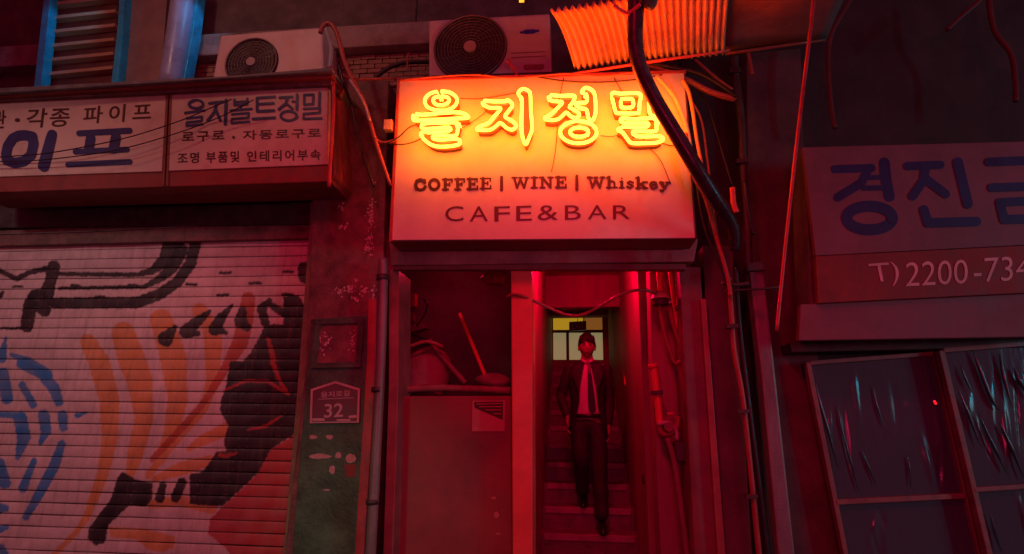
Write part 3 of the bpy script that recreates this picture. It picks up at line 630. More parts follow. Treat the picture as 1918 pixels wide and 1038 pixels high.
def slab(text, x0, x1, ytop0, ytop1, h, wts):
    tot = sum(wts[c] for c in text); xx = x0; segs = []
    for c in text:
        wch = (x1-x0)*wts[c]/tot; yt = ytop0+(ytop1-ytop0)*((xx+wch/2-x0)/(x1-x0))
        for pl in UP[c]:
            horizontal = len(pl) == 2 and abs(pl[0][1]-pl[1][1]) < .01
            r_ = 1.6 if (horizontal or (len(pl) == 2 and abs(pl[0][1]-pl[1][1]) < .35 and c != 'i')) else 3.0
            if c in 'WNk' and len(pl) > 2: r_ = 2.3
            if c in 'sehiy' and len(pl) > 2: r_ = 2.05
            segs.append(([(xx+wch*(.06+.88*u), yt+h*v_) for u, v_ in pl], r_))
        xx += wch
    strokes('lettering', segs, CY-.0008, sign_ink, CS)
W8 = {'C': 1, 'O': 1.02, 'F': .88, 'E': .95, 'W': 1.35, 'I': .62, 'N': 1.1, 'h': .88, 'i': .5, 's': .66, 'k': .92, 'e': .74, 'y': .82, '|': 1}
slab('COFFEE', 774, 922, 336, 333, 21, W8); slab('|', 933, 946, 333, 333, 20, W8); slab('WINE', 957, 1063, 332, 330.5, 21, W8)
slab('|', 1074, 1087, 331, 331, 20, W8); slab('Whiskey', 1098, 1256, 330.5, 333, 21, W8)
for c, x0, x1, y0, y1 in [('C', 834, 868, 387, 415), ('A', 880, 914, 387, 415), ('F', 926, 955, 387, 415), ('E', 967, 996, 386, 414), ('&', 1007, 1045, 385, 413), ('B', 1058, 1088, 385, 412), ('A', 1101, 1136, 385, 411), ('R', 1148, 1180, 385, 411)]:
    text_on('lettering', c, [(x0, y0), (x1, y0-1), (x1, y1-1), (x0, y1)], CY-.001, sign_thin, CS, 0, .0015)
# wires of the neon
SW = 'thin supply wires of the neon sign'
for pts, lab, r_ in [([(716, 272, 3.30), (745, 258, 3.30), (768, 238, 3.31), (792, 232, 3.33)], 'upper thin wire entering the first neon letter from the left', 1.5),
                 ([(716, 268, 3.3), (750, 271, 3.30), (775, 266, 3.31), (795, 256, 3.33)], 'lower thin wire entering the first neon letter from the left', 1.4),
                 ([(862, 184), (900, 185), (945, 178), (972, 173)], 'thin wire running between the first and second neon letters near the top', .8),
                 ([(866, 240), (890, 225), (912, 208)], 'short slanting wire between the first two neon letters', .7),
                 ([(1125, 254), (1145, 256), (1160, 252)], 'short wire between the third and fourth neon letters', .8),
                 ([(1240, 268), (1258, 273), (1280, 270)], 'thin wire leaving the last neon letter to the right', 1.1),
                 ([(1000, 143), (1060, 152), (1130, 154), (1200, 148), (1240, 140)], 'dark wire sagging along the top edge of the café sign', 1.4),
                 ([(1056, 146), (1047, 190), (1044, 240), (1040, 285), (1033, 322)], 'hair-thin wire hanging through the third neon letter', .8),
                 ([(1150, 145), (1168, 180), (1182, 220), (1210, 268), (1237, 300), (1256, 345)], 'hair-thin wire hanging through the last neon letter', .9)]:
    pts = [(p[0], p[1], p[2] if len(p) > 2 else CY-.012) for p in pts]
    cable('wire', pts, r_, rubber, lab, 'wire', group=SW)
cable('wire', [(745, 150, 3.32), (880, 140, 3.30), (960, 146, 3.30), (1060, 138, 3.30), (1130, 142, 3.30), (1210, 132, 3.3)], 1.8, red_cable, 'red cable lying along the top edge of the café sign', 'cable')
prism('junction_box', [(719, 224), (734, 223), (733, 242), (718, 242)], 3.32, .05, mat('cream_plastic', (.6, .4, .3), .4, bump=.02), None, .003, label='small pale junction box left of the café sign', cat='junction box')
cable('marker_pole', [(951, 112, 3.4), (970, 143, 3.36)], 2.8, mat('bright_red', (.6, .05, .04), .4, bump=0), 'short red rod leaning between the air conditioner and the café sign', 'rod')
# ------------------------------------------------------------------ building shell of the café
print('cafe building')
CB = thing('cafe_building', 'narrow café building with open red-lit entrance and stairway', 'building', (P(1010, 800, 3.7).x, 3.7, 0))
XR = P(1300, 700, 3.75).x
xa = P(735, 500, 3.62).x; xb = P(1310, 500, 3.62).x
wbox('upper_wall', (XP+.001, WY+.02, 2.7), (2.2, WY+.3, 7.5), dark_wall, CB)
prism('lintel', [(728, 452), (1308, 447), (1300, 490), (732, 497)], 3.60, .12, mat('lintel_paint', (.42, .2, .2), .6, bump=.2, scale=5, dirt=(.03, .02, .02)), CB, .008)
prism('lintel_trim', [(735, 492), (1285, 494), (1285, 505), (735, 505)], 3.62, .06, mat('lintel_trim_paint', (.22, .08, .08), .5, bump=.1), CB, .006)
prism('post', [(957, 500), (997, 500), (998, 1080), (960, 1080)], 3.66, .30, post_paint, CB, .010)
prism('jamb', [(1272, 500), (1312, 500), (1350, 1080), (1303, 1080)], 3.68, .30, mat('jamb_paint', (.22, .10, .09), .5, bump=.1, dirt=(.07, .04, .04)), CB, .008)
prism('jamb_strip', [(1312, 560), (1322, 560), (1362, 1080), (1347, 1080)], 3.64, .06, mat('red_strip2', (.38, .08, .08), .4, bump=.05), CB, .003)
prism('jamb', [(728, 505), (747, 505), (746, 720), (735, 1080), (716, 1080), (728, 720)], 3.66, .30, mat('jamb_left_paint', (.34, .13, .12), .45, bump=.08, dirt=(.12, .04, .04)), CB, .006)
# stairwell: walls, ceiling, end wall
xl = P(997, 700, 3.96).x; xr = P(1214, 700, 3.96).x; YE = 8.0; zc = P(1085, 581, YE).z
link('stair_wall', [(xl, 3.97, 0), (xl, YE, 0), (xl, YE, zc), (xl, 3.97, zc), (xl-.12, 3.97, 0), (xl-.12, YE, 0), (xl-.12, YE, zc), (xl-.12, 3.97, zc)], [(0, 1, 2, 3), (4, 5, 6, 7), (0, 3, 7, 4), (1, 2, 6, 5), (3, 2, 6, 7), (0, 1, 5, 4)], inner_wall, CB)
link('stair_wall', [(xr, 4.3, 0), (xr, YE, 0), (xr, YE, zc), (xr, 4.3, zc), (xr+.12, 4.3, 0), (xr+.12, YE, 0), (xr+.12, YE, zc), (xr+.12, 4.3, zc)], [(0, 1, 2, 3), (4, 5, 6, 7), (0, 3, 7, 4), (1, 2, 6, 5), (3, 2, 6, 7), (0, 1, 5, 4)], inner_wall, CB)
wbox('ceiling', (xl-.1, 3.96, zc), (XR+.4, YE+.1, zc+.1), inner_wall, CB)
prism('bulkhead', [(985, 440), (1230, 440), (1215, 574), (1000, 577)], 6.0, .15, inner_wall, CB, .01)
prism('ceiling_beam', [(1000, 575), (1140, 573), (1140, 590), (1000, 592)], 7.2, .2, inner_wall, CB, .01)
# end wall with window opening
wx0, wx1 = P(1036, 630, YE).x, P(1129, 630, YE).x; wz0, wz1 = P(1085, 674, YE).z, P(1085, 590, YE).z
for a, b_ in (((xl-.1, YE, 0), (xr+.1, YE+.1, wz0)), ((xl-.1, YE, wz1), (xr+.1, YE+.1, zc+.1)), ((xl-.1, YE, wz0), (wx0, YE+.1, wz1)), ((wx1, YE, wz0), (xr+.1, YE+.1, wz1))):
    wbox('end_wall', a, b_, inner_wall, CB, .003)
# right wall of the entrance (carrying the pipes)
prism('pipe_wall', [(1216, 480), (1300, 480), (1340, 1090), (1240, 1090), (1222, 700)], 4.0, .2, inner_wall, CB, .004)
# steps
xs0, xs1 = xl, xr
z0s, y0s = .20, 4.45; run, rise = .27, .165; nst = 12
wbox('landing', (xl, 3.6, 0), (xr, y0s, .12), step_m, CB, .01)
for i in range(nst):
    y_ = y0s+i*run; z_ = .12+(i+1)*rise
    st = wbox('step', (xs0, y_, max(0, z_-rise-.02)), (xs1, YE if i == nst-1 else y_+run+.02, z_), step_m, CB, .006)
    wbox('nosing', (xs0+.03, y_-.012, z_-.045), (xs1-.03, y_+.03, z_+.004), riser_m, st, .004)
# left bay
prism('back_wall', [(700, 440), (1000, 440), (1000, 1100), (690, 1100)], 4.75, .1, mat('bay_dark_wall', (.16, .12, .12), .8, bump=.3), CB)
wbox('bay_ceiling', (P(735, 500, 3.7).x, 3.9, 2.75), (xl-.12, 4.8, 2.85), dark_wall, CB)
wbox('bay_floor', (P(735, 500, 3.7).x, 3.7, 0), (xl-.12, 4.8, .1), step_m, CB)
prism('front_panel', [(746, 742), (957, 742), (960, 1090), (736, 1090)], 3.80, .06, door_paint, CB, .006)
# window in the end wall
W2 = thing('window', 'small lit window with yellow-green panes at the top of the stairs', 'window', ((wx0+wx1)/2, YE, wz0))
gy = emit('lit_yellow_pane', (.62, .36, .02), .55); gg = emit('lit_green_pane', (.36, .30, .14), .55); go = emit('lit_brown_pane', (.30, .11, .02), .55)
zm = P(1085, 620, YE).z
xm = P(1063, 630, YE).x; xm2 = P(1094, 630, YE).x
wbox('pane', (wx0, YE+.05, zm), (xm2, YE+.06, wz1), gy, W2, 0); wbox('pane', (xm2+.001, YE+.05, zm), (wx1, YE+.06, wz1), go, W2, 0)
wbox('pane', (wx0, YE+.05, wz0), (xm, YE+.06, zm-.001), gg, W2, 0); wbox('pane', (xm+.001, YE+.05, wz0), (wx1, YE+.06, zm-.001), gg, W2, 0)
wbox('frame', (wx0, YE+.015, zm-.02), (wx1, YE+.045, zm+.018), steel_dark, W2, .002)
wbox('frame', (xm-.02, YE+.012, wz0), (xm+.02, YE+.047, zm-.02), steel_dark, W2, .002)
wbox('frame', (xm2-.008, YE+.02, zm+.018), (xm2+.008, YE+.047, wz1), steel_dark, W2, .002)
wbox('frame', (P(1106, 630, YE).x-.008, YE+.02, wz0), (P(1106, 630, YE).x+.008, YE+.047, zm-.02), steel_dark, W2, .002)
EX = thing('exit_sign', 'small dark EXIT sign hanging in front of the lit stair window', 'sign', P(1082, 618, 7.8))
prism('box', [(1066, 603), (1098, 601), (1098, 618), (1066, 620)], 7.8, .05, mat('exit_box', (.05, .02, .02), .4, bump=0), EX, .004)
text_on('lettering', 'EXIT', [(1071, 605), (1094, 603.5), (1094, 615.5), (1071, 617)], 7.795, mat('exit_letters', (.55, .35, .32), .5, bump=0), EX, .01)
cable('hanger', [(1082, 603), (1082, 580)], .6, steel_dark, par=EX, Y=7.82, sub=2)
# stair handrail
HR = thing('handrail', 'dark handrail with curved end on the right side of the stairs', 'handrail', P(1212, 890, 4.5))
cable('rail', [(1178, 640, 6.8), (1190, 700, 5.8), (1202, 780, 5.0), (1210, 850, 4.6), (1215, 890, 4.45), (1208, 905, 4.42), (1204, 888, 4.44)], [2.4, 2.8, 3.4, 4, 5, 4, 3], rubber, par=HR)
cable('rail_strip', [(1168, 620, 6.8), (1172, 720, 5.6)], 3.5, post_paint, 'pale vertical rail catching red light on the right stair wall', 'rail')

# ------------------------------------------------------------------ things in the left bay
drum_m = mat('dusty_tarpaulin', (.28, .14, .13), .6, bump=.3, scale=7, var=.3)
TB = thing('covered_bundle', 'bulging cloth-covered bundle behind the left jamb of the entrance', 'bundle', P(785, 735, 4.1))
c = P(775, 700, 4.15); vs, fs = [], []
for i in range(15):
    for j in range(28):
        t = i/14; a = 6.2832*j/28; r_ = .20*(math.sin(min(1, t*1.15)*math.pi/2)**.5 if t < .9 else 1)*(1+.06*math.sin(3*a+t*4)+.04*math.sin(7*a))
        vs.append((c.x+.02+r_*1.15*math.cos(a)+(.10*(1-t)), c.y+r_*.7*math.sin(a), c.z+.20-t*.34+.02*math.sin(5*a+1)*t))
for i in range(14):
    for j in range(28): fs.append((i*28+j, i*28+(j+1) % 28, (i+1)*28+(j+1) % 28, (i+1)*28+j))
fs.append(tuple(range(28))); link('cloth', vs, fs, drum_m, TB, smooth=True)
cable('rope', [(745, 655, 4.0), (770, 648, 3.98), (800, 640, 3.98), (830, 650, 4.0)], 4, red_cable, par=TB)
cable('pole', [(861, 588, 4.2), (912, 712, 4.0)], 4.2, post_paint, 'slanting pale wooden stick standing in the left bay of the entrance', 'stick')
cable('pipe', [(800, 636, 4.1), (838, 680, 4.05), (872, 718, 4.0)], 5.5, drum_m, 'slanting dull pipe leaning onto the shelf bar in the left bay', 'pipe')
cable('shelf_bar', [(748, 731, 3.9), (800, 727, 3.9), (868, 728, 3.9), (956, 732, 3.9)], [7, 8, 7, 8], mat('wrapped_bar', (.32, .15, .13), .5, bump=.4, scale=25), 'wrapped horizontal bar lying on top of the dark red front panel', 'bar')
LP = thing('lantern', 'small red lantern-like bracket lamp at the left of the entrance bay', 'lantern', P(768, 610, 4.2))
prism('shade', [(756, 550), (779, 549), (777, 574), (757, 575)], 4.2, .08, mat('lantern_red', (.45, .07, .06), .5, bump=.1), LP, .01)
prism('neck', [(768, 586), (776, 586), (776, 601), (768, 602)], 4.22, .04, drum_m, LP, .006)
cable('arm', [(772, 574), (772, 590), (770, 612)], 2.5, steel_dark, par=LP, Y=4.24)
prism('saddle', [(752, 610), (790, 607), (800, 614), (770, 622), (745, 624), (738, 620)], 4.18, .12, drum_m, LP, .01)
cable('hose', [(738, 628, 4.1), (760, 622, 4.05), (790, 632, 4.0), (812, 640, 4.0), (790, 648, 4.0), (750, 650, 4.0), (735, 660, 4.05)], 3.5, rubber, 'black hose coiled over the covered bundle', 'hose')
cable('hose', [(780, 610, 4.15), (795, 590, 4.15), (800, 570, 4.15), (792, 560, 4.18)], 2, rubber, 'thin twisted black hose rising beside the red lantern', 'hose')
SK = thing('sack', 'rounded sack lying on the shelf beside the cream post', 'sack', P(925, 735, 4.0))
vs, fs = [], []; c = P(925, 716, 4.05)
for i in range(11):
    for j in range(20):
        t = math.pi*i/10; a = 6.2832*j/20; n_ = 1+.12*math.sin(3*a+i)*math.sin(t)
        vs.append((c.x+.13*math.sin(t)*math.cos(a)*n_, c.y+.1*math.sin(t)*math.sin(a)*n_, c.z+.055*math.cos(t)+.01*math.sin(2*a)))
for i in range(10):
    for j in range(20): fs.append((i*20+j, i*20+(j+1) % 20, (i+1)*20+(j+1) % 20, (i+1)*20+j))
link('cloth', vs, fs, drum_m, SK, smooth=True)
BG = thing('hanging_bag', 'crumpled clear plastic bag hanging at the top beside the cream post', 'bag', P(928, 530, 4.1))
vs = []; c = P(926, 518, 4.1)
for i in range(9):
    for j in range(16):
        t = i/8; a = 6.2832*j/16; r_ = .03+.05*math.sin(t*2.6)*(1+.25*math.sin(5*a+3*t))
        vs.append((c.x+r_*1.2*math.cos(a), c.y+r_*math.sin(a), c.z+.06-t*.12))
fs = [(i*16+j, i*16+(j+1) % 16, (i+1)*16+(j+1) % 16, (i+1)*16+j) for i in range(8) for j in range(16)]+[tuple(range(16)), tuple(range(128, 144))]
link('film', vs, fs, mat('crumpled_film', (.35, .12, .1), .2, bump=.4, scale=20), BG)
link('knot', [v for v in tube_geo([P(927, 500, 4.1), P(927, 509, 4.1)], .012, 6)[0]], tube_geo([P(927, 500, 4.1), P(927, 509, 4.1)], .012, 6)[1], rubber, BG)
NT = thing('notice', 'square paper notice with dark drawing taped to the dark red panel', 'notice', P(915, 808, 3.79))
pap = mat('notice_paper', (.55, .22, .18), .6, bump=.05, var=.15); papd = mat('notice_print', (.08, .02, .02), .6, bump=0)
prism('paper', [(885, 751), (946, 750), (945, 808), (884, 808)], 3.795, .003, pap, NT, 0)
prism('print', [(888, 753), (942, 752), (942, 787), (889, 764)], 3.7935, .001, papd, NT, 0)  # dark wedge across the upper right of the paper
strokes('print_line', [([(893, 757), (938, 756)], .8), ([(898, 762), (938, 762)], .8), ([(910, 768), (938, 768)], .8), ([(925, 775), (938, 775)], .8)], 3.7925, pap, NT)
for (x_, y_, w_, h_, lab) in [(925, 933, 8, 4, 'topmost small pale mark low on the dark red panel'), (930, 965, 9, 10, 'squarish pale sticker low on the dark red panel'), (933, 1000, 8, 3, 'lowest thin bright sticker on the dark red panel')]:
    prism('sticker', blob(x_, y_, w_*.6, h_*.6, 8, .2), 3.798, .002, pap, None, 0, label=lab, cat='sticker', group='small stickers low on the dark red panel')
# catenary cable in the doorway
cable('cable', [(950, 556, 3.66), (962, 551, 3.64), (985, 557, 3.66), (1030, 578, 3.75), (1062, 590, 3.78), (1090, 590, 3.78), (1120, 576, 3.75), (1160, 553, 3.72), (1190, 544, 3.72), (1215, 545, 3.75), (1236, 556, 3.8)], 3.2, red_cable, 'red cable sagging across the stair opening in front of the exit window')

# ------------------------------------------------------------------ pipes and meter on the right wall of the entrance
GM = thing('gas_meter', 'orange-capped gas regulator with two drooping pipes on the right entrance wall', 'gas meter', P(1240, 660, 3.9))
cc = P(1237, 556, 3.82)
cyl('cap', (cc.x, cc.y, cc.z-.018), (cc.x, cc.y, cc.z+.022), .066, mat('cap_cream', (.7, .38, .25), .35, bump=.05), GM, 28, r2=.05)
cyl('body', (cc.x, cc.y, cc.z-.06), (cc.x, cc.y, cc.z-.019), .055, steel_dark, GM, 24)
cyl('bolt', (cc.x+.05, cc.y-.05, cc.z-.05), (cc.x+.05, cc.y-.065, cc.z-.05), .008, ac_white, GM, 10)
cable('pipe', [(1236, 572), (1240, 600), (1246, 630), (1256, 660), (1264, 680), (1276, 674), (1275, 650), (1262, 610), (1256, 575)], 4.2, red_cable, par=GM, Y=3.84)
PP = 'pipes fixed to the right entrance wall'
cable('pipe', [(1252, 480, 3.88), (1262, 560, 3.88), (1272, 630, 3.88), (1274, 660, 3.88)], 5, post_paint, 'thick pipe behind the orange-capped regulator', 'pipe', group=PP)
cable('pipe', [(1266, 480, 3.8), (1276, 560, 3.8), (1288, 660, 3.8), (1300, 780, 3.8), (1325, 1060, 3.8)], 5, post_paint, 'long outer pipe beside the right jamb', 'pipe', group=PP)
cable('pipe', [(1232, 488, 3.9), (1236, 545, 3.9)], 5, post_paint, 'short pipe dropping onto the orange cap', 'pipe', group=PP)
pl = thing('pipe', 'bright red-lit vertical pipe below the regulator, ending in a valve', 'pipe', P(1235, 800, 3.9), PP)
cable('tube', [(1224, 684), (1231, 740), (1237, 798)], 7.5, post_paint, par=pl, Y=3.9, seg=14)
cable('collar', [(1222, 682), (1224, 690)], 9.5, post_paint, par=pl, Y=3.9, sub=2, seg=14)
VL = thing('valve', 'tangled brass valve and elbow on the right entrance wall', 'valve', P(1250, 820, 3.9))
cable('elbow', [(1234, 796), (1240, 812), (1256, 812), (1268, 800), (1270, 780)], 6, red_cable, par=VL, Y=3.86)
cable('handle', [(1250, 776), (1262, 774)], 3, post_paint, par=VL, Y=3.82, sub=2)
cable('elbow', [(1232, 795), (1252, 792), (1266, 806), (1268, 824)], 4, pale_cable, par=VL, Y=3.84)
cc = P(1252, 800, 3.84); cyl('body', (cc.x, cc.y, cc.z), (cc.x, cc.y-.03, cc.z), .03, drum_m, VL, 16)
cable('cable', [(1250, 820, 3.85), (1262, 860, 3.85), (1272, 920, 3.85), (1290, 1060, 3.85)], 6, drum_m, 'thick dull cable dropping from the valve to the floor', 'cable')
cable('cable', [(1290, 700, 3.75), (1300, 800, 3.75), (1310, 900, 3.75), (1322, 1060, 3.75)], 4, red_cable, 'thin red cable running down beside the right jamb', 'cable')
prism('meter_box', [(1262, 828), (1300, 826), (1306, 864), (1268, 866)], 3.82, .12, steel_dark, None, .01, label='small dark meter box under the valve on the entrance wall', cat='meter box')

# ------------------------------------------------------------------ corrugated canopy and soffit, top right
print('canopy')
CN = thing('canopy', 'corrugated plastic canopy glowing orange above the café sign', 'canopy', P(1215, 110, 3.6))
def patch(fl, fr2, nr_, nl, nu, nv, amp, waves):
    A_ = P(*fl); B_ = P(*fr2); C_ = P(*nr_); D_ = P(*nl); vs = []
    for j in range(nv+1):
        v_ = j/nv
        for i in range(nu+1):
            u = i/nu; q = (A_*(1-u)+B_*u)*(1-v_)+(D_*(1-u)+C_*u)*v_
            q.z += amp*math.sin(u*waves*6.2832)+.05*math.sin(v_*3.14)*1.0+.012*math.sin(u*5+v_*3)
            vs.append(q)
    fs = [(j*(nu+1)+i, j*(nu+1)+i+1, (j+1)*(nu+1)+i+1, (j+1)*(nu+1)+i) for j in range(nv) for i in range(nu)]
    return vs, fs
v, f = patch((1076, 130, 3.37), (1356, 96, 3.37), (1372, -50, 2.75), (1030, 20, 2.85), 260, 8, .015, 25)
o = link('corrugated_sheet', v, f, corr_m, CN, smooth=True); s_ = o.modifiers.new('thickness', 'SOLIDIFY'); s_.thickness = .003
cable('front_bar', [(1072, 139), (1210, 117), (1366, 95)], 3, post_paint, par=CN, Y=3.35, sub=4)
cable('rafter', [(1150, 10, 2.72), (1175, 25, 2.76), (1200, 8, 2.72)], 4, post_paint, par=CN)
SF = thing('soffit', 'flat dark-red lit soffit board right of the corrugated canopy', 'soffit', P(1450, 90, 3.6))
v, f = patch((1358, 98, 3.45), (1545, 72, 3.45), (1620, -60, 2.8), (1374, -50, 2.8), 10, 6, .0, 1)
o = link('board', v, f, mat('soffit_board', (.30, .16, .15), .6, bump=.1, dirt=(.14, .07, .07)), SF, smooth=True); s_ = o.modifiers.new('thickness', 'SOLIDIFY'); s_.thickness = .02
cable('edge_bar', [(1358, 101), (1545, 75)], 3, red_cable, par=SF, Y=3.43, sub=3)
# little yellow bulb at the very top
BL = thing('lamp', 'tiny yellow bulb glowing at the top edge beside the air conditioner', 'lamp', P(977, 3, 3.6))
c = P(977, 2, 3.6); cyl('bulb', (c.x-.018, c.y, c.z), (c.x+.018, c.y, c.z), .010, emit('bulb_glow', (1, .35, .02), 2.0), BL, 12)
cyl('socket', (c.x+.019, c.y, c.z), (c.x+.045, c.y, c.z+.004), .012, steel_dark, BL, 12)

# ------------------------------------------------------------------ big black bent pipe and the cable bundles
BP = thing('cable_duct', 'thick black bent cable duct crossing in front of the café sign', 'cable duct', P(1370, 430, 3.1))
cable('duct', [(1194, -60, 2.75), (1191, 20, 2.78), (1190, 80, 2.82), (1200, 130, 2.86), (1226, 185, 2.9), (1262, 245, 2.95), (1300, 308, 3.0), (1335, 365, 3.08), (1372, 425, 3.2), (1376, 470, 3.25)], [16, 16, 15, 15, 15, 15, 15, 15, 13, 10], mat('duct_black', (.03, .028, .032), .28, var=.3, scale=12, bump=.12), par=BP, seg=18, sub=8)
cable('sleeve', [(1196, -40, 2.74), (1210, -5, 2.74), (1204, 12, 2.76)], [20, 27, 14], mat('duct_grey', (.08, .10, .10), .35, bump=.1), par=BP, seg=18)
RB = 'cables hanging right of the café sign'
def cb(pts, r_, m_, lab, Y=3.4): cable('cable', pts, r_, m_, lab, 'cable', Y=Y, group=RB)
cb([(1212, 122), (1250, 135), (1290, 152), (1330, 172), (1378, 186)], 6, red_cable, 'thick red cable sweeping from the duct to the dark pole')
cb([(1218, 118), (1262, 128), (1310, 138), (1350, 160), (1380, 182)], 4, rubber, 'black cable lying just above the thick red one', 3.38)
cb([(1230, 142), (1262, 180), (1282, 225), (1292, 270), (1296, 300)], 4.5, pale_cable, 'pale cable hugging the right edge of the café sign', 3.31)
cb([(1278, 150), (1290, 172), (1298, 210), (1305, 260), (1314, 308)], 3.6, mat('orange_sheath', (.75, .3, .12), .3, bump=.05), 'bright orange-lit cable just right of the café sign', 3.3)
cb([(1284, 250), (1300, 330), (1321, 371), (1345, 455), (1362, 514), (1369, 555)], 4.2, red_cable, 'red cable curving below the duct beside the sign', 3.3)
cb([(1300, 300), (1318, 420), (1350, 500), (1366, 545)], 2.6, rubber, 'thin black cable beside the red curving one', 3.33)
cb([(1268, 160), (1310, 215), (1325, 300), (1340, 420), (1362, 520)], 2.4, red_cable, 'thin red cable looping between duct and pole', 3.42)
cb([(1302, 112), (1340, 145), (1372, 168)], 3, red_cable, 'short slanting red cable under the soffit', 3.45)
cb([(1400, 95), (1406, 120), (1409, 140)], 3.5, red_cable, 'short red stub hanging from the soffit', 3.45)
cb([(1240, 130), (1288, 148), (1322, 190), (1345, 260), (1372, 350)], 2.6, rubber, 'thin black cable drooping behind the duct', 3.48)
cb([(1340, 360), (1330, 420), (1352, 480), (1368, 530)], 3, rubber, 'short black loop of cable below the end of the duct', 3.36)
cb([(1372, 352), (1374, 380), (1380, 398)], 5.5, mat('orange_tape', (.7, .16, .08), .4, bump=.1), 'stub of red taped cable beside the end of the duct', 3.2)
cb([(1395, 340), (1402, 400), (1412, 440)], 4, rubber, 'black cable stub right of the taped one', 3.3)
cable('conduit', [(1366, 520), (1371, 600), (1376, 660), (1392, 750), (1408, 900), (1424, 1060)], 5.2, red_cable, 'long red conduit running down to the ground right of the doorway', 'conduit', Y=3.42)
cable('conduit', [(1378, 500), (1384, 600), (1398, 720), (1418, 880), (1440, 1060)], 5.5, rubber, 'black conduit beside the long red one', 'conduit', Y=3.46)
cable('strap', [(1352, 530, 3.34), (1378, 534, 3.34), (1402, 531, 3.34)], 4.5, steel_dark, 'dark strap tying the cables together below the sign', 'strap')
cable('strap', [(1360, 545, 3.36), (1440, 540, 3.34), (1470, 536, 3.38)], 2.5, steel_dark, 'thin dark wire tied across to the slanting red cord', 'wire')
cable('pole', [(1364, -60), (1374, 67), (1376, 128), (1382, 175), (1389, 236), (1392, 323), (1400, 430), (1404, 540)], 8, steel_dark, 'dark metal pole rising past the soffit right of the café sign', 'pole', Y=3.55)
dim_cord = mat('dim_cord', (.12, .035, .035), .5, bump=.1)
cable('cord', [(1528, -60), (1522, 20), (1514, 90), (1497, 230), (1481, 370), (1467, 500), (1455, 620)], 3.4, mat('red_cord', (.5, .08, .08), .35, bump=.05), 'long straight red cord hanging between the two signs', 'cord', Y=2.9)
cable('cord', [(1600, -40), (1592, 0), (1558, 62), (1551, 120), (1557, 200), (1564, 240)], 4.2, dim_cord, 'kinked dim red cord above the right sign', 'cord', Y=3.5)
cable('cord', [(1838, 0), (1800, 32), (1774, 56)], 4, dim_cord, 'short slanting dim cord at the upper right', 'cord', Y=3.5)
cable('cord', [(1850, -20), (1862, 55), (1893, 100), (1902, 150), (1903, 190)], 4, dim_cord, 'curved dim cord at the far upper right', 'cord', Y=3.5)
# cables between left sign and café sign
LBN = 'cables hanging between the left sign and the café sign'
def cl(pts, r_, m_, lab, Y=3.3): cable('cable', pts, r_, m_, lab, 'cable', Y=Y, group=LBN)
cl([(600, 62), (606, 48), (617, 44), (628, 56), (636, 80), (645, 115), (661, 152), (681, 192), (694, 233), (708, 280), (731, 347)], [4.5]*8+[4.5, 4.5, 3.5], red_cable, 'thick red cable looping over the left sign end and dropping along the café sign')
cl([(634, 120), (645, 160), (657, 192), (667, 236), (678, 280), (700, 350)], 2.8, rubber, 'thinner dark cable left of the thick red one', 3.34)
cl([(608, 50), (613, 66), (620, 90), (617, 128)], 4.5, mat('blue_grey_pipe', (.3, .42, .45), .4, bump=.05), 'pale blue-grey hose beside the smaller air conditioner', 3.45)
cl([(640, 140), (665, 148), (700, 148), (748, 146)], 2.6, red_cable, 'red cable bridging the two signs at roof level', 3.4)
cl([(655, 150), (672, 176), (684, 200), (692, 226)], 3, pale_cable, 'pale cable taped to the thick red one', 3.27)
cl([(700, 150), (712, 138), (735, 124), (765, 117), (806, 116)], 4.5, rubber, 'black hose arching behind the café sign corner', 3.7)
cl([(764, 130), (763, 118), (765, 100)], 2, red_cable, 'short upright cable end by the hose arch', 3.6)
cl([(705, 262), (718, 268), (744, 262)], 3.5, red_cable, 'short red cable plugged into the side of the café sign', 3.33)

# ------------------------------------------------------------------ right building
print('right')
RBD = thing('corner_shop', 'dark shophouse on the right behind the red-banded sign and glazed doors', 'building', (3, 3.9, 0))
xw = P(1310, 700, 3.85).x
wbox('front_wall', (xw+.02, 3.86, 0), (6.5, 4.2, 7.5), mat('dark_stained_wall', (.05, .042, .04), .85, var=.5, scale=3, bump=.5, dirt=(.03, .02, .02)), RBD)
prism('pilaster', [(1398, 100), (1500, 90), (1512, 500), (1585, 1080), (1445, 1080), (1402, 520)], 3.72, .16, mat('pilaster_stain', (.12, .07, .065), .8, var=.4, scale=4, bump=.4, dirt=(.04, .03, .03)), RBD, .01)
prism('jamb_board', [(1316, 460), (1372, 460), (1412, 1080), (1352, 1080)], 3.70, .16, mat('grey_board', (.15, .13, .12), .7, var=.3, scale=5, bump=.2, dirt=(.06, .04, .04)), RBD, .006)
cp = thing('column', 'slender grey column leaning beside the conduits right of the doorway', 'column', P(1478, 1038, 3.5))
prism('shaft', [(1404, 505), (1430, 503), (1448, 660), (1494, 1080), (1462, 1080), (1426, 700)], 3.50, .10, steel_grey, cp, .012)
prism('cap', [(1400, 492), (1434, 490), (1434, 506), (1400, 508)], 3.47, .14, steel_dark, cp, .006)
RY = 3.30
RS = thing('shop_sign', 'faded right-hand shop sign with dark Korean letters over a red phone number band', 'sign', P(1700, 640, RY))
RW = mat('faded_pink_panel', (.24, .11, .13), .6, var=.18, scale=3, bump=.12, dirt=(.17, .09, .085), dscale=2.0, damt=.8)
prism('panel', [(1504, 276), (1990, 263), (1990, 455), (1528, 479)], RY, .04, RW, RS, .004)
prism('red_band', [(1528, 480), (1990, 456), (1990, 545), (1532, 568)], RY-.002, .042, red_band, RS, .004)
prism('lower_panel', [(1500, 570), (1990, 546), (1990, 630), (1496, 638)], RY+.03, .05, RW, RS, .006)
prism('case', [(1506, 280), (1990, 266), (1990, 628), (1520, 634)], RY+.082, .22, dark_wall, RS, .006)
def z7(pts): return [(1490+x/2.596, 260+y/2.596) for x, y in pts]
rl = []
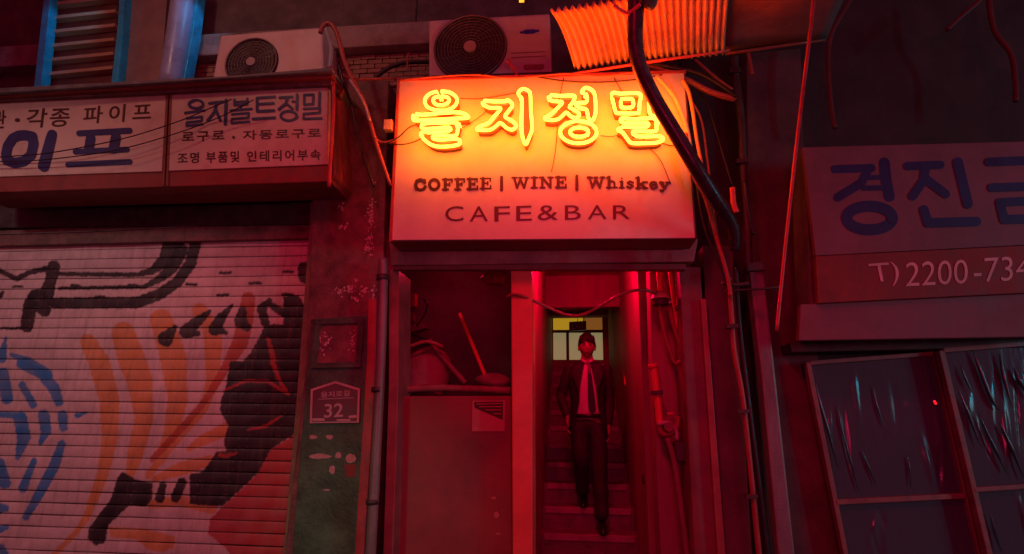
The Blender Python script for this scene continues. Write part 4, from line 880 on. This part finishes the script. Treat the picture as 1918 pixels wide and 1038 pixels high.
def rs_(p, r): rl.append((z7(p), [q/2.596 for q in r] if isinstance(r, list) else r/2.596))
rs_([(190, 148), (370, 142)], 20); rs_([(355, 145), (320, 215), (205, 285)], 22); rs_([(432, 118), (440, 200), (456, 280)], 27); rs_([(350, 190), (430, 186)], 12); rs_([(330, 240), (430, 238)], 13); rs_(arc(360, 385, 112, 58), 27)
rs_([(545, 132), (705, 126)], 20); rs_([(632, 140), (625, 200), (570, 278)], 22); rs_([(640, 200), (730, 268)], 22); rs_([(790, 115), (838, 315)], 25); rs_([(625, 345), (645, 408), (880, 402)], 23)
rs_([(940, 112), (1160, 104), (1180, 190)], 21); rs_([(955, 237), (1250, 228)], 21); rs_([(995, 310), (1015, 392), (1200, 388), (1190, 300), (995, 310)], 22)
strokes('lettering', rl, RY-.0006, navy, RS)
text_on('phone_number', 'T)', [(1626, 494), (1683, 490), (1684, 534), (1640, 541)], RY-.0045, mat('pale_number', (.75, .5, .47), .6, bump=0), RS, -.005)
text_on('phone_number', '2200', [(1697, 492), (1812, 486), (1813, 531), (1696, 537)], RY-.0045, MATS['pale_number'], RS, -.005)
text_on('phone_number', '-734', [(1824, 484), (1930, 479), (1930, 524), (1824, 530)], RY-.0045, MATS['pale_number'], RS, -.005)
prism('lower_beam', [(1480, 642), (1990, 632), (1990, 648), (1484, 660)], 3.55, .3, steel_dark, RBD, .006)
# glazed doors with crumpled plastic film
frame_m = mat('brown_window_frame', (.26, .16, .13), .5, var=.3, scale=10, bump=.2, dirt=(.12, .08, .07))
def film_mat():
    M = bpy.data.materials.new('crumpled_plastic_film'); M.use_nodes = True; N = M.node_tree.nodes; L = M.node_tree.links
    b = N['Principled BSDF']; b.inputs['Base Color'].default_value = (.075, .12, .13, 1); b.inputs['Roughness'].default_value = .13
    n = N.new('ShaderNodeTexNoise'); n.inputs['Scale'].default_value = 9; n.inputs['Detail'].default_value = 6; n.inputs['Distortion'].default_value = .6
    tc = N.new('ShaderNodeTexCoord'); mp = N.new('ShaderNodeMapping'); mp.inputs['Scale'].default_value = (2.2, 1, .35); mp.inputs['Rotation'].default_value = (0, rad(14), 0)
    L.new(tc.outputs['Object'], mp.inputs[0]); L.new(mp.outputs[0], n.inputs[0])
    bp = N.new('ShaderNodeBump'); bp.inputs['Strength'].default_value = .16; bp.inputs['Distance'].default_value = .02; L.new(n.outputs[0], bp.inputs['Height']); L.new(bp.outputs[0], b.inputs['Normal'])
    return M
film = film_mat(); GY = 3.62
def lerp(a, b, t): return (a[0]*(1-t)+b[0]*t, a[1]*(1-t)+b[1]*t)
def pane(par, q, Y, seed):
    """one crumpled film-covered pane: many soft vertical creases"""
    tl, tr, br, bl = q; nu, nv = 90, 40; vs = []; rg = random.Random(seed)
    cr = [(rg.uniform(-.1, 1.1), rg.uniform(-.35, .1), rg.uniform(.008, .022), rg.uniform(.15, .85), rg.uniform(.15, .5), rg.choice((-1, 1))*rg.uniform(.003, .012)) for _ in range(15)]
    for j in range(nv+1):
        for i in range(nu+1):
            u, v_ = i/nu, j/nv; a = lerp(lerp(tl, tr, u), lerp(bl, br, u), v_); d = 0
            for u0, sl, w_, vc, vl, am in cr:
                d += am*math.exp(-((u-u0-sl*(v_-.5))/w_)**2*.5-((v_-vc)/vl)**2*2)
            d *= min(1, 8*min(u, 1-u))*min(1, 8*min(v_, 1-v_))
            p = P(a[0], a[1], Y); p.y -= d; vs.append(p)
    fs = [(j*(nu+1)+i, j*(nu+1)+i+1, (j+1)*(nu+1)+i+1, (j+1)*(nu+1)+i) for j in range(nv) for i in range(nu)]
    return link('pane', vs, fs, film, par, smooth=True)
def bar(par, a, b, w_, Y, dep=.05):
    ang = math.atan2(b[1]-a[1], b[0]-a[0]); nx, ny = -math.sin(ang)*w_/2, math.cos(ang)*w_/2
    return prism('frame_bar', [(a[0]-nx, a[1]-ny), (b[0]-nx, b[1]-ny), (b[0]+nx, b[1]+ny), (a[0]+nx, a[1]+ny)], Y, dep, frame_m, par, .004)
G1 = thing('glazed_door', 'left brown-framed glazed door with crumpled plastic film behind its panes', 'door', P(1650, 1038, GY), 'glazed doors under the right sign')
pane(G1, [(1516, 684), (1748, 664), (1806, 928), (1564, 940)], GY+.03, 3)
pane(G1, [(1567, 945), (1808, 932), (1850, 1120), (1600, 1125)], GY+.03, 4)
bar(G1, (1514, 678), (1603, 1130), 9, GY); bar(G1, (1752, 662), (1856, 1120), 9, GY); bar(G1, (1518, 680), (1750, 662), 8, GY-.003); bar(G1, (1567, 941), (1808, 929), 10, GY-.003)
G2 = thing('glazed_door', 'right brown-framed glazed door with bright cyan streaks on its plastic film', 'door', P(1870, 1038, GY-.07), 'glazed doors under the right sign')
pane(G2, [(1768, 658), (1990, 640), (2040, 900), (1826, 916)], GY-.04, 8)
pane(G2, [(1828, 922), (2040, 906), (2080, 1100), (1870, 1110)], GY-.04, 9)
bar(G2, (1764, 656), (1874, 1120), 10, GY-.07); bar(G2, (1768, 656), (1990, 638), 9, GY-.073); bar(G2, (1826, 918), (2040, 903), 9, GY-.073)
prism('door_recess', [(1490, 650), (1995, 640), (2100, 1130), (1500, 1130)], 3.74, .1, black_m, RBD, .004)
glint_m = mat('glossy_film_fold', (.04, .09, .10), .14, var=.2, bump=.1, spec=.9)
def fold(par, pts, r_, Y):  # thin teal-tinted glossy tube added to draw a cyan reflection streak
    cable('film_fold', [(1450+x/2.37, 600+y/2.37) for x, y in pts], [.3]+[r_]*(len(pts)-2)+[.3], glint_m, par=par, Y=Y, seg=10)
fold(G1, [(180, 265), (205, 370), (240, 490), (285, 660)], 3.2, GY+.01)
fold(G1, [(440, 290), (460, 390), (490, 480)], 1.6, GY+.02); fold(G1, [(590, 600), (602, 660), (606, 740)], 1.6, GY+.02)
fold(G1, [(390, 580), (420, 650), (450, 730)], 1.8, GY+.02); fold(G1, [(285, 380), (300, 480), (350, 660), (375, 760)], 1.6, GY+.02)
for p_, r_ in [([(880, 130), (915, 220), (965, 350), (1000, 400)], 3), ([(1000, 145), (1020, 250), (1055, 385)], 3.4), ([(815, 300), (860, 410), (918, 560)], 3), ([(910, 420), (975, 560), (1035, 680)], 2.8),
               ([(1000, 450), (1050, 560), (1115, 710)], 3.2), ([(1065, 210), (1090, 270), (1140, 350)], 4), ([(830, 200), (850, 260), (880, 320)], 2), ([(960, 860), (980, 940), (1010, 1030)], 2.4)]:
    fold(G2, p_, r_, GY-.06)
# indicator light
il = P(1753, 757, 3.5); cyl('indicator_lamp', il, il+Vector((0, .01, .018)), .006, emit('indicator_red', (1, .01, .02), 1.6), None, 8, label='tiny red indicator light on the glazed door', cat='lamp')

# ------------------------------------------------------------------ the man on the stairs
print('person')
suit = mat('black_suit_cloth', (.022, .018, .022), .75, var=.2, scale=30, bump=.1)
shirt_m = mat('white_shirt', (.62, .5, .5), .7, var=.1, scale=12, bump=.15)
skin_m = mat('skin', (.30, .15, .12), .5, var=.08, scale=15, bump=.03)
hair_m = mat('black_hair', (.012, .009, .009), .4, var=.4, scale=60, bump=.5)
tie_m = mat('black_tie', (.012, .010, .012), .5, bump=.05); shoe_m = mat('black_leather_shoe', (.012, .01, .01), .3, bump=.03)
# steps: front foot on step 2, rear foot on step 3
fi = 2
yF = y0s+fi*run+.13; zF = .12+(fi+1)*rise; yB = y0s+(fi+1)*run+.15; zB = zF+rise
xc = P(1102, 800, yB-.1).x; ym = (yF+yB)/2+.02
head_top = P(1102, 628, ym).z; Ht = head_top-zF; s = Ht/1.76
PR = thing('person', 'man in open black suit, white shirt and black tie walking down the stairs', 'person', (xc, ym, zF))
def B(x, y, z): return Vector((xc+x*s, ym+y*s, zF+z*s))
def skinned(name, pts, edges, radii, mt, par, root=0, sub=2):
    me = bpy.data.meshes.new(name); org = origin(par); me.from_pydata([p-org for p in pts], edges, []); o = bpy.data.objects.new('tmp', me); COL.objects.link(o)
    sm = o.modifiers.new('s', 'SKIN'); sm.use_smooth_shade = True
    for i, r in enumerate(radii): me.skin_vertices[0].data[i].radius = (r[0]*s, r[1]*s) if isinstance(r, tuple) else (r*s, r*s)
    me.skin_vertices[0].data[root].use_root = True
    ss = o.modifiers.new('u', 'SUBSURF'); ss.levels = sub; ss.render_levels = sub
    bpy.context.view_layer.update(); dg = bpy.context.evaluated_depsgraph_get()
    m2 = bpy.data.meshes.new_from_object(o.evaluated_get(dg)); m2.name = name; bpy.data.objects.remove(o)
    m2.materials.clear(); m2.materials.append(mt); m2.polygons.foreach_set('use_smooth', [True]*len(m2.polygons))
    q = bpy.data.objects.new(name, m2); COL.objects.link(q); q.parent = par; return q
# picture-left leg (his right, on the upper step behind), picture-right leg forward on the lower step
yb, yf = (yB-ym)/s, (yF-ym)/s; zb = (zB-zF)/s
hipL, kneeL, ankL = B(-.085, .03, .90), B(-.075, -.06, .60), B(-.06, yb+.02, zb+.09)
hipR, kneeR, ankR = B(.085, .02, .90), B(.09, -.08, .50), B(.10, yf+.03, .09)
pel, waist, chest, neckb, neckt, headc = B(0, .03, .96), B(0, .03, 1.10), B(0, .03, 1.32), B(0, .03, 1.49), B(0, .02, 1.55), B(0, .0, 1.63)
shL, elL, wrL = B(-.178, .03, 1.43), B(-.255, .06, 1.18), B(-.195, -.09, .97)
shR, elR, wrR = B(.178, .03, 1.43), B(.208, .07, 1.16), B(.190, .0, .90)
body = skinned('body', [pel, waist, chest, neckb, neckt, headc, shL, elL, wrL, shR, elR, wrR, hipL, kneeL, ankL, hipR, kneeR, ankR, B(0, .0, 1.69)],
    [(0, 1), (1, 2), (2, 3), (3, 4), (4, 5), (5, 18), (3, 6), (6, 7), (7, 8), (3, 9), (9, 10), (10, 11), (0, 12), (12, 13), (13, 14), (0, 15), (15, 16), (16, 17)],
    [(.105, .080), (.105, .08), (.115, .085), (.048, .048), .046, (.062, .075), .040, .038, .026, .040, .04, .026, .08, .055, .035, .08, .055, .035, (.06, .075)], skin_m, PR)
# head: shaped sphere with brow, nose, chin
def head():
    vs = []; fs = []; n, m_ = 22, 28
    for i in range(n+1):
        t = math.pi*i/n; zz = math.cos(t); 
        for j in range(m_):
            a = 2*math.pi*j/m_; x_ = math.sin(t)*math.sin(a); y_ = -math.sin(t)*math.cos(a)
            w_ = .076*(1-.26*max(0, -zz)**1.4); X = x_*w_; Y_ = y_*.095; Z = zz*.118
            if y_ < 0:
                X *= 1-.12*max(0, -zz); fr_ = max(0, 1-abs(x_)*1.6)
                Y_ -= .020*math.exp(-((zz+.12)/.12)**2)*math.exp(-(x_/.13)**2)           # nose
                Y_ += .007*math.exp(-((zz-.08)/.09)**2)*math.exp(-((abs(x_)-.36)/.16)**2) # eye sockets
                Y_ -= .005*math.exp(-((zz+.48)/.07)**2)*math.exp(-(x_/.25)**2)            # lips
                Y_ -= .006*math.exp(-((zz+.80)/.15)**2)*math.exp(-(x_/.3)**2)
            vs.append(B(X, Y_, 1.645+Z))
    for i in range(n):
        for j in range(m_): fs.append((i*m_+j, i*m_+(j+1) % m_, (i+1)*m_+(j+1) % m_, (i+1)*m_+j))
    return vs, fs
v, f = head(); hd = link('head', v, f, skin_m, PR, smooth=True)
def ellip(name, c, r, mt, par, n=10, m_=14):
    vs = [Vector((c.x+r[0]*s*math.sin(math.pi*i/n)*math.cos(6.2832*j/m_), c.y+r[1]*s*math.sin(math.pi*i/n)*math.sin(6.2832*j/m_), c.z+r[2]*s*math.cos(math.pi*i/n))) for i in range(n+1) for j in range(m_)]
    fs = [(i*m_+j, i*m_+(j+1) % m_, (i+1)*m_+(j+1) % m_, (i+1)*m_+j) for i in range(n) for j in range(m_)]
    return link(name, vs, fs, mt, par, smooth=True)
eye_m = mat('eye_dark', (.03, .02, .02), .2, bump=0); lip_m = mat('lips', (.32, .12, .10), .45, bump=0)
for sx in (-1, 1):
    ellip('eye', B(sx*.028, -.085, 1.652), (.013, .006, .006), eye_m, hd)
    ellip('ear', B(sx*.078, .005, 1.635), (.010, .018, .030), skin_m, hd)
    link('eyebrow', *tube_geo([B(sx*.015, -.095, 1.672), B(sx*.03, -.094, 1.676), B(sx*.046, -.085, 1.671)], .0035*s, 6), hair_m, hd)
link('mouth', *tube_geo([B(-.022, -.089, 1.588), B(0, -.096, 1.589), B(.022, -.089, 1.588)], .0042*s, 6), lip_m, hd)
# hair: cap plus fringe locks
vs, fs = [], []; n, m_ = 16, 32; rg = random.Random(2)
for i in range(n+1):
    for j in range(m_):
        a = 2*math.pi*j/m_; front = max(0, math.cos(a)); tmax = 1.72-.42*front**.7+.06*math.sin(9*a)+.04*math.sin(17*a); t = tmax*i/n
        x_ = math.sin(t)*math.sin(a); y_ = -math.sin(t)*math.cos(a); q = 1.13+.03*math.sin(11*a+2*i*.3)*math.sin(t)
        vs.append(B(x_*.078*q, y_*.098*q+.004, 1.652+math.cos(t)*.122*q))
for i in range(n):
    for j in range(m_): fs.append((i*m_+j, i*m_+(j+1) % m_, (i+1)*m_+(j+1) % m_, (i+1)*m_+j))
hr = link('hair', vs, fs, hair_m, PR, smooth=True); s_ = hr.modifiers.new('t', 'SOLIDIFY'); s_.thickness = .008
g = []
for i in range(15):
    x_ = -.068+.136*i/14; L_ = rg.uniform(.012, .030); g.append(tube_geo([B(x_*.85, -.080+abs(x_)*.3, 1.745), B(x_, -.101+abs(x_)*.55, 1.715), B(x_*1.02+.006, -.098+abs(x_)*.55, 1.715-L_)], [.010*s, .010*s, .004*s], 6))
v, f = merge(g); link('fringe', v, f, hair_m, hr, smooth=True)
# shirt: torso shell
def shell(name, rings, a0, a1, mt, par, n=36, closed=False, thick=.006):
    vs = []; fs = []
    for (cx, cy, cz, rx, ry) in rings:
        for j in range(n+(0 if closed else 1)):
            a = rad(a0+(a1-a0)*j/n); vs.append(B(cx+rx*math.sin(a), cy-ry*math.cos(a), cz))
    m_ = n if closed else n+1
    for i in range(len(rings)-1):
        for j in range(n): fs.append((i*m_+j, i*m_+(j+1) % m_, (i+1)*m_+(j+1) % m_, (i+1)*m_+j))
    o = link(name, vs, fs, mt, par, smooth=True); so_ = o.modifiers.new('thickness', 'SOLIDIFY'); so_.thickness = thick*s; return o
T = [(0, .03, 1.50, .065, .06), (0, .03, 1.475, .075, .070), (0, .03, 1.44, .115, .092), (0, .03, 1.36, .15, .112), (0, .03, 1.25, .150, .114), (0, .03, 1.12, .140, .106), (0, .03, .985, .145, .106)]
shell('shirt', T, 0, 360, shirt_m, PR, closed=True)
link('collar', *tube_geo([B(-.055, .03, 1.515), B(-.045, -.03, 1.512), B(-.012, -.055, 1.485)], [.012*s, .014*s, .010*s], 8), shirt_m, PR, smooth=True)
link('collar', *tube_geo([B(.055, .03, 1.515), B(.045, -.03, 1.512), B(.012, -.055, 1.485)], [.012*s, .014*s, .010*s], 8), shirt_m, PR, smooth=True)
tie = [(.018, 1.492, -.066), (.012, 1.465, -.078), (.018, 1.38, -.100), (.026, 1.25, -.098), (.034, 1.10, -.092), (.034, 1.05, -.092), (.002, 1.005, -.094)]
vs = []; sway = lambda z: .012+(1.49-z)*.055
for w_, z_, y_ in tie: vs += [B(-w_+sway(z_), y_-.004, z_), B(w_+sway(z_), y_-.004, z_), B(w_+sway(z_), y_+.008, z_), B(-w_+sway(z_), y_+.008, z_)]
fs = [(4*i+k, 4*i+(k+1) % 4, 4*i+4+(k+1) % 4, 4*i+4+k) for i in range(len(tie)-1) for k in range(4)]+[(0, 1, 2, 3), (24, 25, 26, 27)]
link('tie', vs, fs, tie_m, PR)
# jacket: one open shell with lapels and two sleeves
vs = []; fs = []; n = 48
J = [(1.515, .078, .075, 22), (1.49, .125, .09, 24), (1.45, .182, .11, 26), (1.36, .190, .134, 27), (1.25, .180, .138, 27), (1.12, .162, .130, 32), (1.00, .172, .133, 42), (.90, .182, .138, 50), (.80, .186, .143, 56)]
for z_, rx, ry, g_ in J:
    for j in range(n+1):
        a = rad(g_+(360-2*g_)*j/n); wv = 1+.02*math.sin(5*a+z_*9); vs.append(B(rx*wv*math.sin(a), .03-ry*wv*math.cos(a), z_))
for i in range(len(J)-1):
    for j in range(n): fs.append((i*(n+1)+j, i*(n+1)+j+1, (i+1)*(n+1)+j+1, (i+1)*(n+1)+j))
jk = link('jacket', vs, fs, suit, PR, smooth=True); so_ = jk.modifiers.new('thickness', 'SOLIDIFY'); so_.thickness = .010*s
for sx in (-1, 1):
    link('lapel', [B(sx*.050, -.075, 1.50), B(sx*.115, -.095, 1.46), B(sx*.140, -.115, 1.38), B(sx*.088, -.122, 1.20), B(sx*.052, -.100, 1.38), B(sx*.030, -.070, 1.47)]+[B(sx*.050, -.060, 1.50), B(sx*.115, -.080, 1.46), B(sx*.140, -.100, 1.38), B(sx*.088, -.107, 1.20), B(sx*.052, -.085, 1.38), B(sx*.030, -.055, 1.47)],
         [(0, 1, 2, 3, 4, 5), (6, 7, 8, 9, 10, 11)]+[(i, (i+1) % 6, 6+(i+1) % 6, 6+i) for i in range(6)], suit, jk)
def sleeve(sh, el, wr):
    L_ = smoothline([sh+Vector((0, 0, .03*s)), sh, (sh+el)/2, el, (el+wr)/2, wr], 4)
    v, f = tube_geo(L_, [.050*s, .058*s, .056*s, .050*s, .046*s, .040*s], 14); link('sleeve', v, f, suit, jk, smooth=True)
sleeve(shL, elL, wrL); sleeve(shR, elR, wrR)
# hands with five fingers each
def hand(wr, sx, fwd):
    d = Vector((0, -.25*fwd, -1)).normalized(); side = Vector((0, -1, .1)).normalized(); g = []
    palm = skinned('hand', [wr+Vector((0, 0, .03*s)), wr+d*.03*s, wr+d*.075*s], [(0, 1), (1, 2)], [(.024, .024), (.018, .034), (.016, .036)], skin_m, PR, 0, 2)
    kn = wr+d*.085*s
    for i, L_ in enumerate((.068, .078, .072, .056)):
        o_ = side*((.027-.018*i)*s); b0 = kn+o_-d*.02*s; b1 = kn+o_+d*L_*.45*s; b2 = b1+(d*.35+Vector((-sx*.25, 0, 0)))*L_*s*.8; b3 = b2+(d*.2+Vector((-sx*.35, 0, 0)))*L_*s*.6
        v, f = tube_geo(smoothline([b0, b1, b2, b3], 3), [.0095*s, .009*s, .008*s, .006*s], 8); link('finger', v, f, skin_m, palm, smooth=True)
    tb = wr+d*.035*s+side*.03*s; v, f = tube_geo(smoothline([tb-side*.012*s, tb+(d*.02+side*.018)*s, tb+(d*.055+side*.022)*s+Vector((-sx*.012*s, 0, 0))], 3), [.012*s, .011*s, .008*s], 8); link('thumb', v, f, skin_m, palm, smooth=True)
hand(wrL, -1, 1); hand(wrR, 1, .3)
# trousers and shoes
skinned('trousers', [B(0, .03, 1.03), B(0, .03, .92), hipL+Vector((0, 0, -.02)), (hipL+kneeL)/2, kneeL, (kneeL+ankL)/2, ankL+Vector((0, 0, -.01)), hipR+Vector((0, 0, -.02)), (hipR+kneeR)/2, kneeR, (kneeR+ankR)/2, ankR+Vector((0, 0, -.01))],
    [(0, 1), (1, 2), (2, 3), (3, 4), (4, 5), (5, 6), (1, 7), (7, 8), (8, 9), (9, 10), (10, 11)],
    [(.150, .108), (.155, .118), .105, .092, .078, .070, .064, .105, .092, .078, .070, .064], suit, PR)
cable_belt = shell('belt', [(0, .03, 1.01, .160, .116), (0, .03, .975, .163, .118)], 0, 360, shoe_m, PR, closed=True)
for ank, zs_ in ((ankL, zB), (ankR, zF)):
    vs = []; fs = []; m_ = 18; lay = [(0, 1.0), (.012, 1.03), (.03, 1.0), (.055, .86), (.075, .55)]
    for z_, k_ in lay:
        for j in range(m_):
            a = 6.2832*j/m_; cyy = -.075; ry = .145*k_ if z_ < .04 else .145*k_*.85
            yy = -math.cos(a)*ry; zz = z_ if yy < 0 else z_*1.25
            vs.append(Vector((ank.x+.047*k_*math.sin(a)*(1 if yy > -.05 else .92)*s, ank.y+(cyy+yy+(.05 if z_ > .05 else 0))*s, zs_+zz*s+.004)))
    for i in range(len(lay)-1):
        for j in range(m_): fs.append((i*m_+j, i*m_+(j+1) % m_, (i+1)*m_+(j+1) % m_, (i+1)*m_+j))
    fs += [tuple(range(m_)), tuple(range((len(lay)-1)*m_, len(lay)*m_))]
    link('shoe', vs, fs, shoe_m, PR, smooth=True)
ctex = bpy.data.textures.new('cloth_folds', 'CLOUDS'); ctex.noise_scale = .09
for o in bpy.data.objects:
    if o.name.split('.')[0] in ('jacket', 'sleeve', 'trousers', 'shirt', 'hair'):
        if o.name[0] in 'sh': q = o.modifiers.new('smooth', 'SUBSURF'); q.levels = q.render_levels = 1
        q = o.modifiers.new('folds', 'DISPLACE'); q.texture = ctex; q.strength = .010 if o.name[:2] in ('sh', 'ha') else .022; q.mid_level = .5
# clamps holding the conduits and pipes
for x_, y_, Y_ in [(1372, 610, 3.42), (1393, 770, 3.42), (1409, 930, 3.42), (1278, 575, 3.79), (1296, 750, 3.79), (1231, 735, 3.885), (1391, 300, 3.54), (1378, 130, 3.54)]:
    prism('clamp', [(x_-11, y_-3), (x_+11, y_-4), (x_+11, y_+4), (x_-11, y_+5)], Y_-.03, .05, steel_dark, CB, .003)
print('done', len(bpy.data.objects))
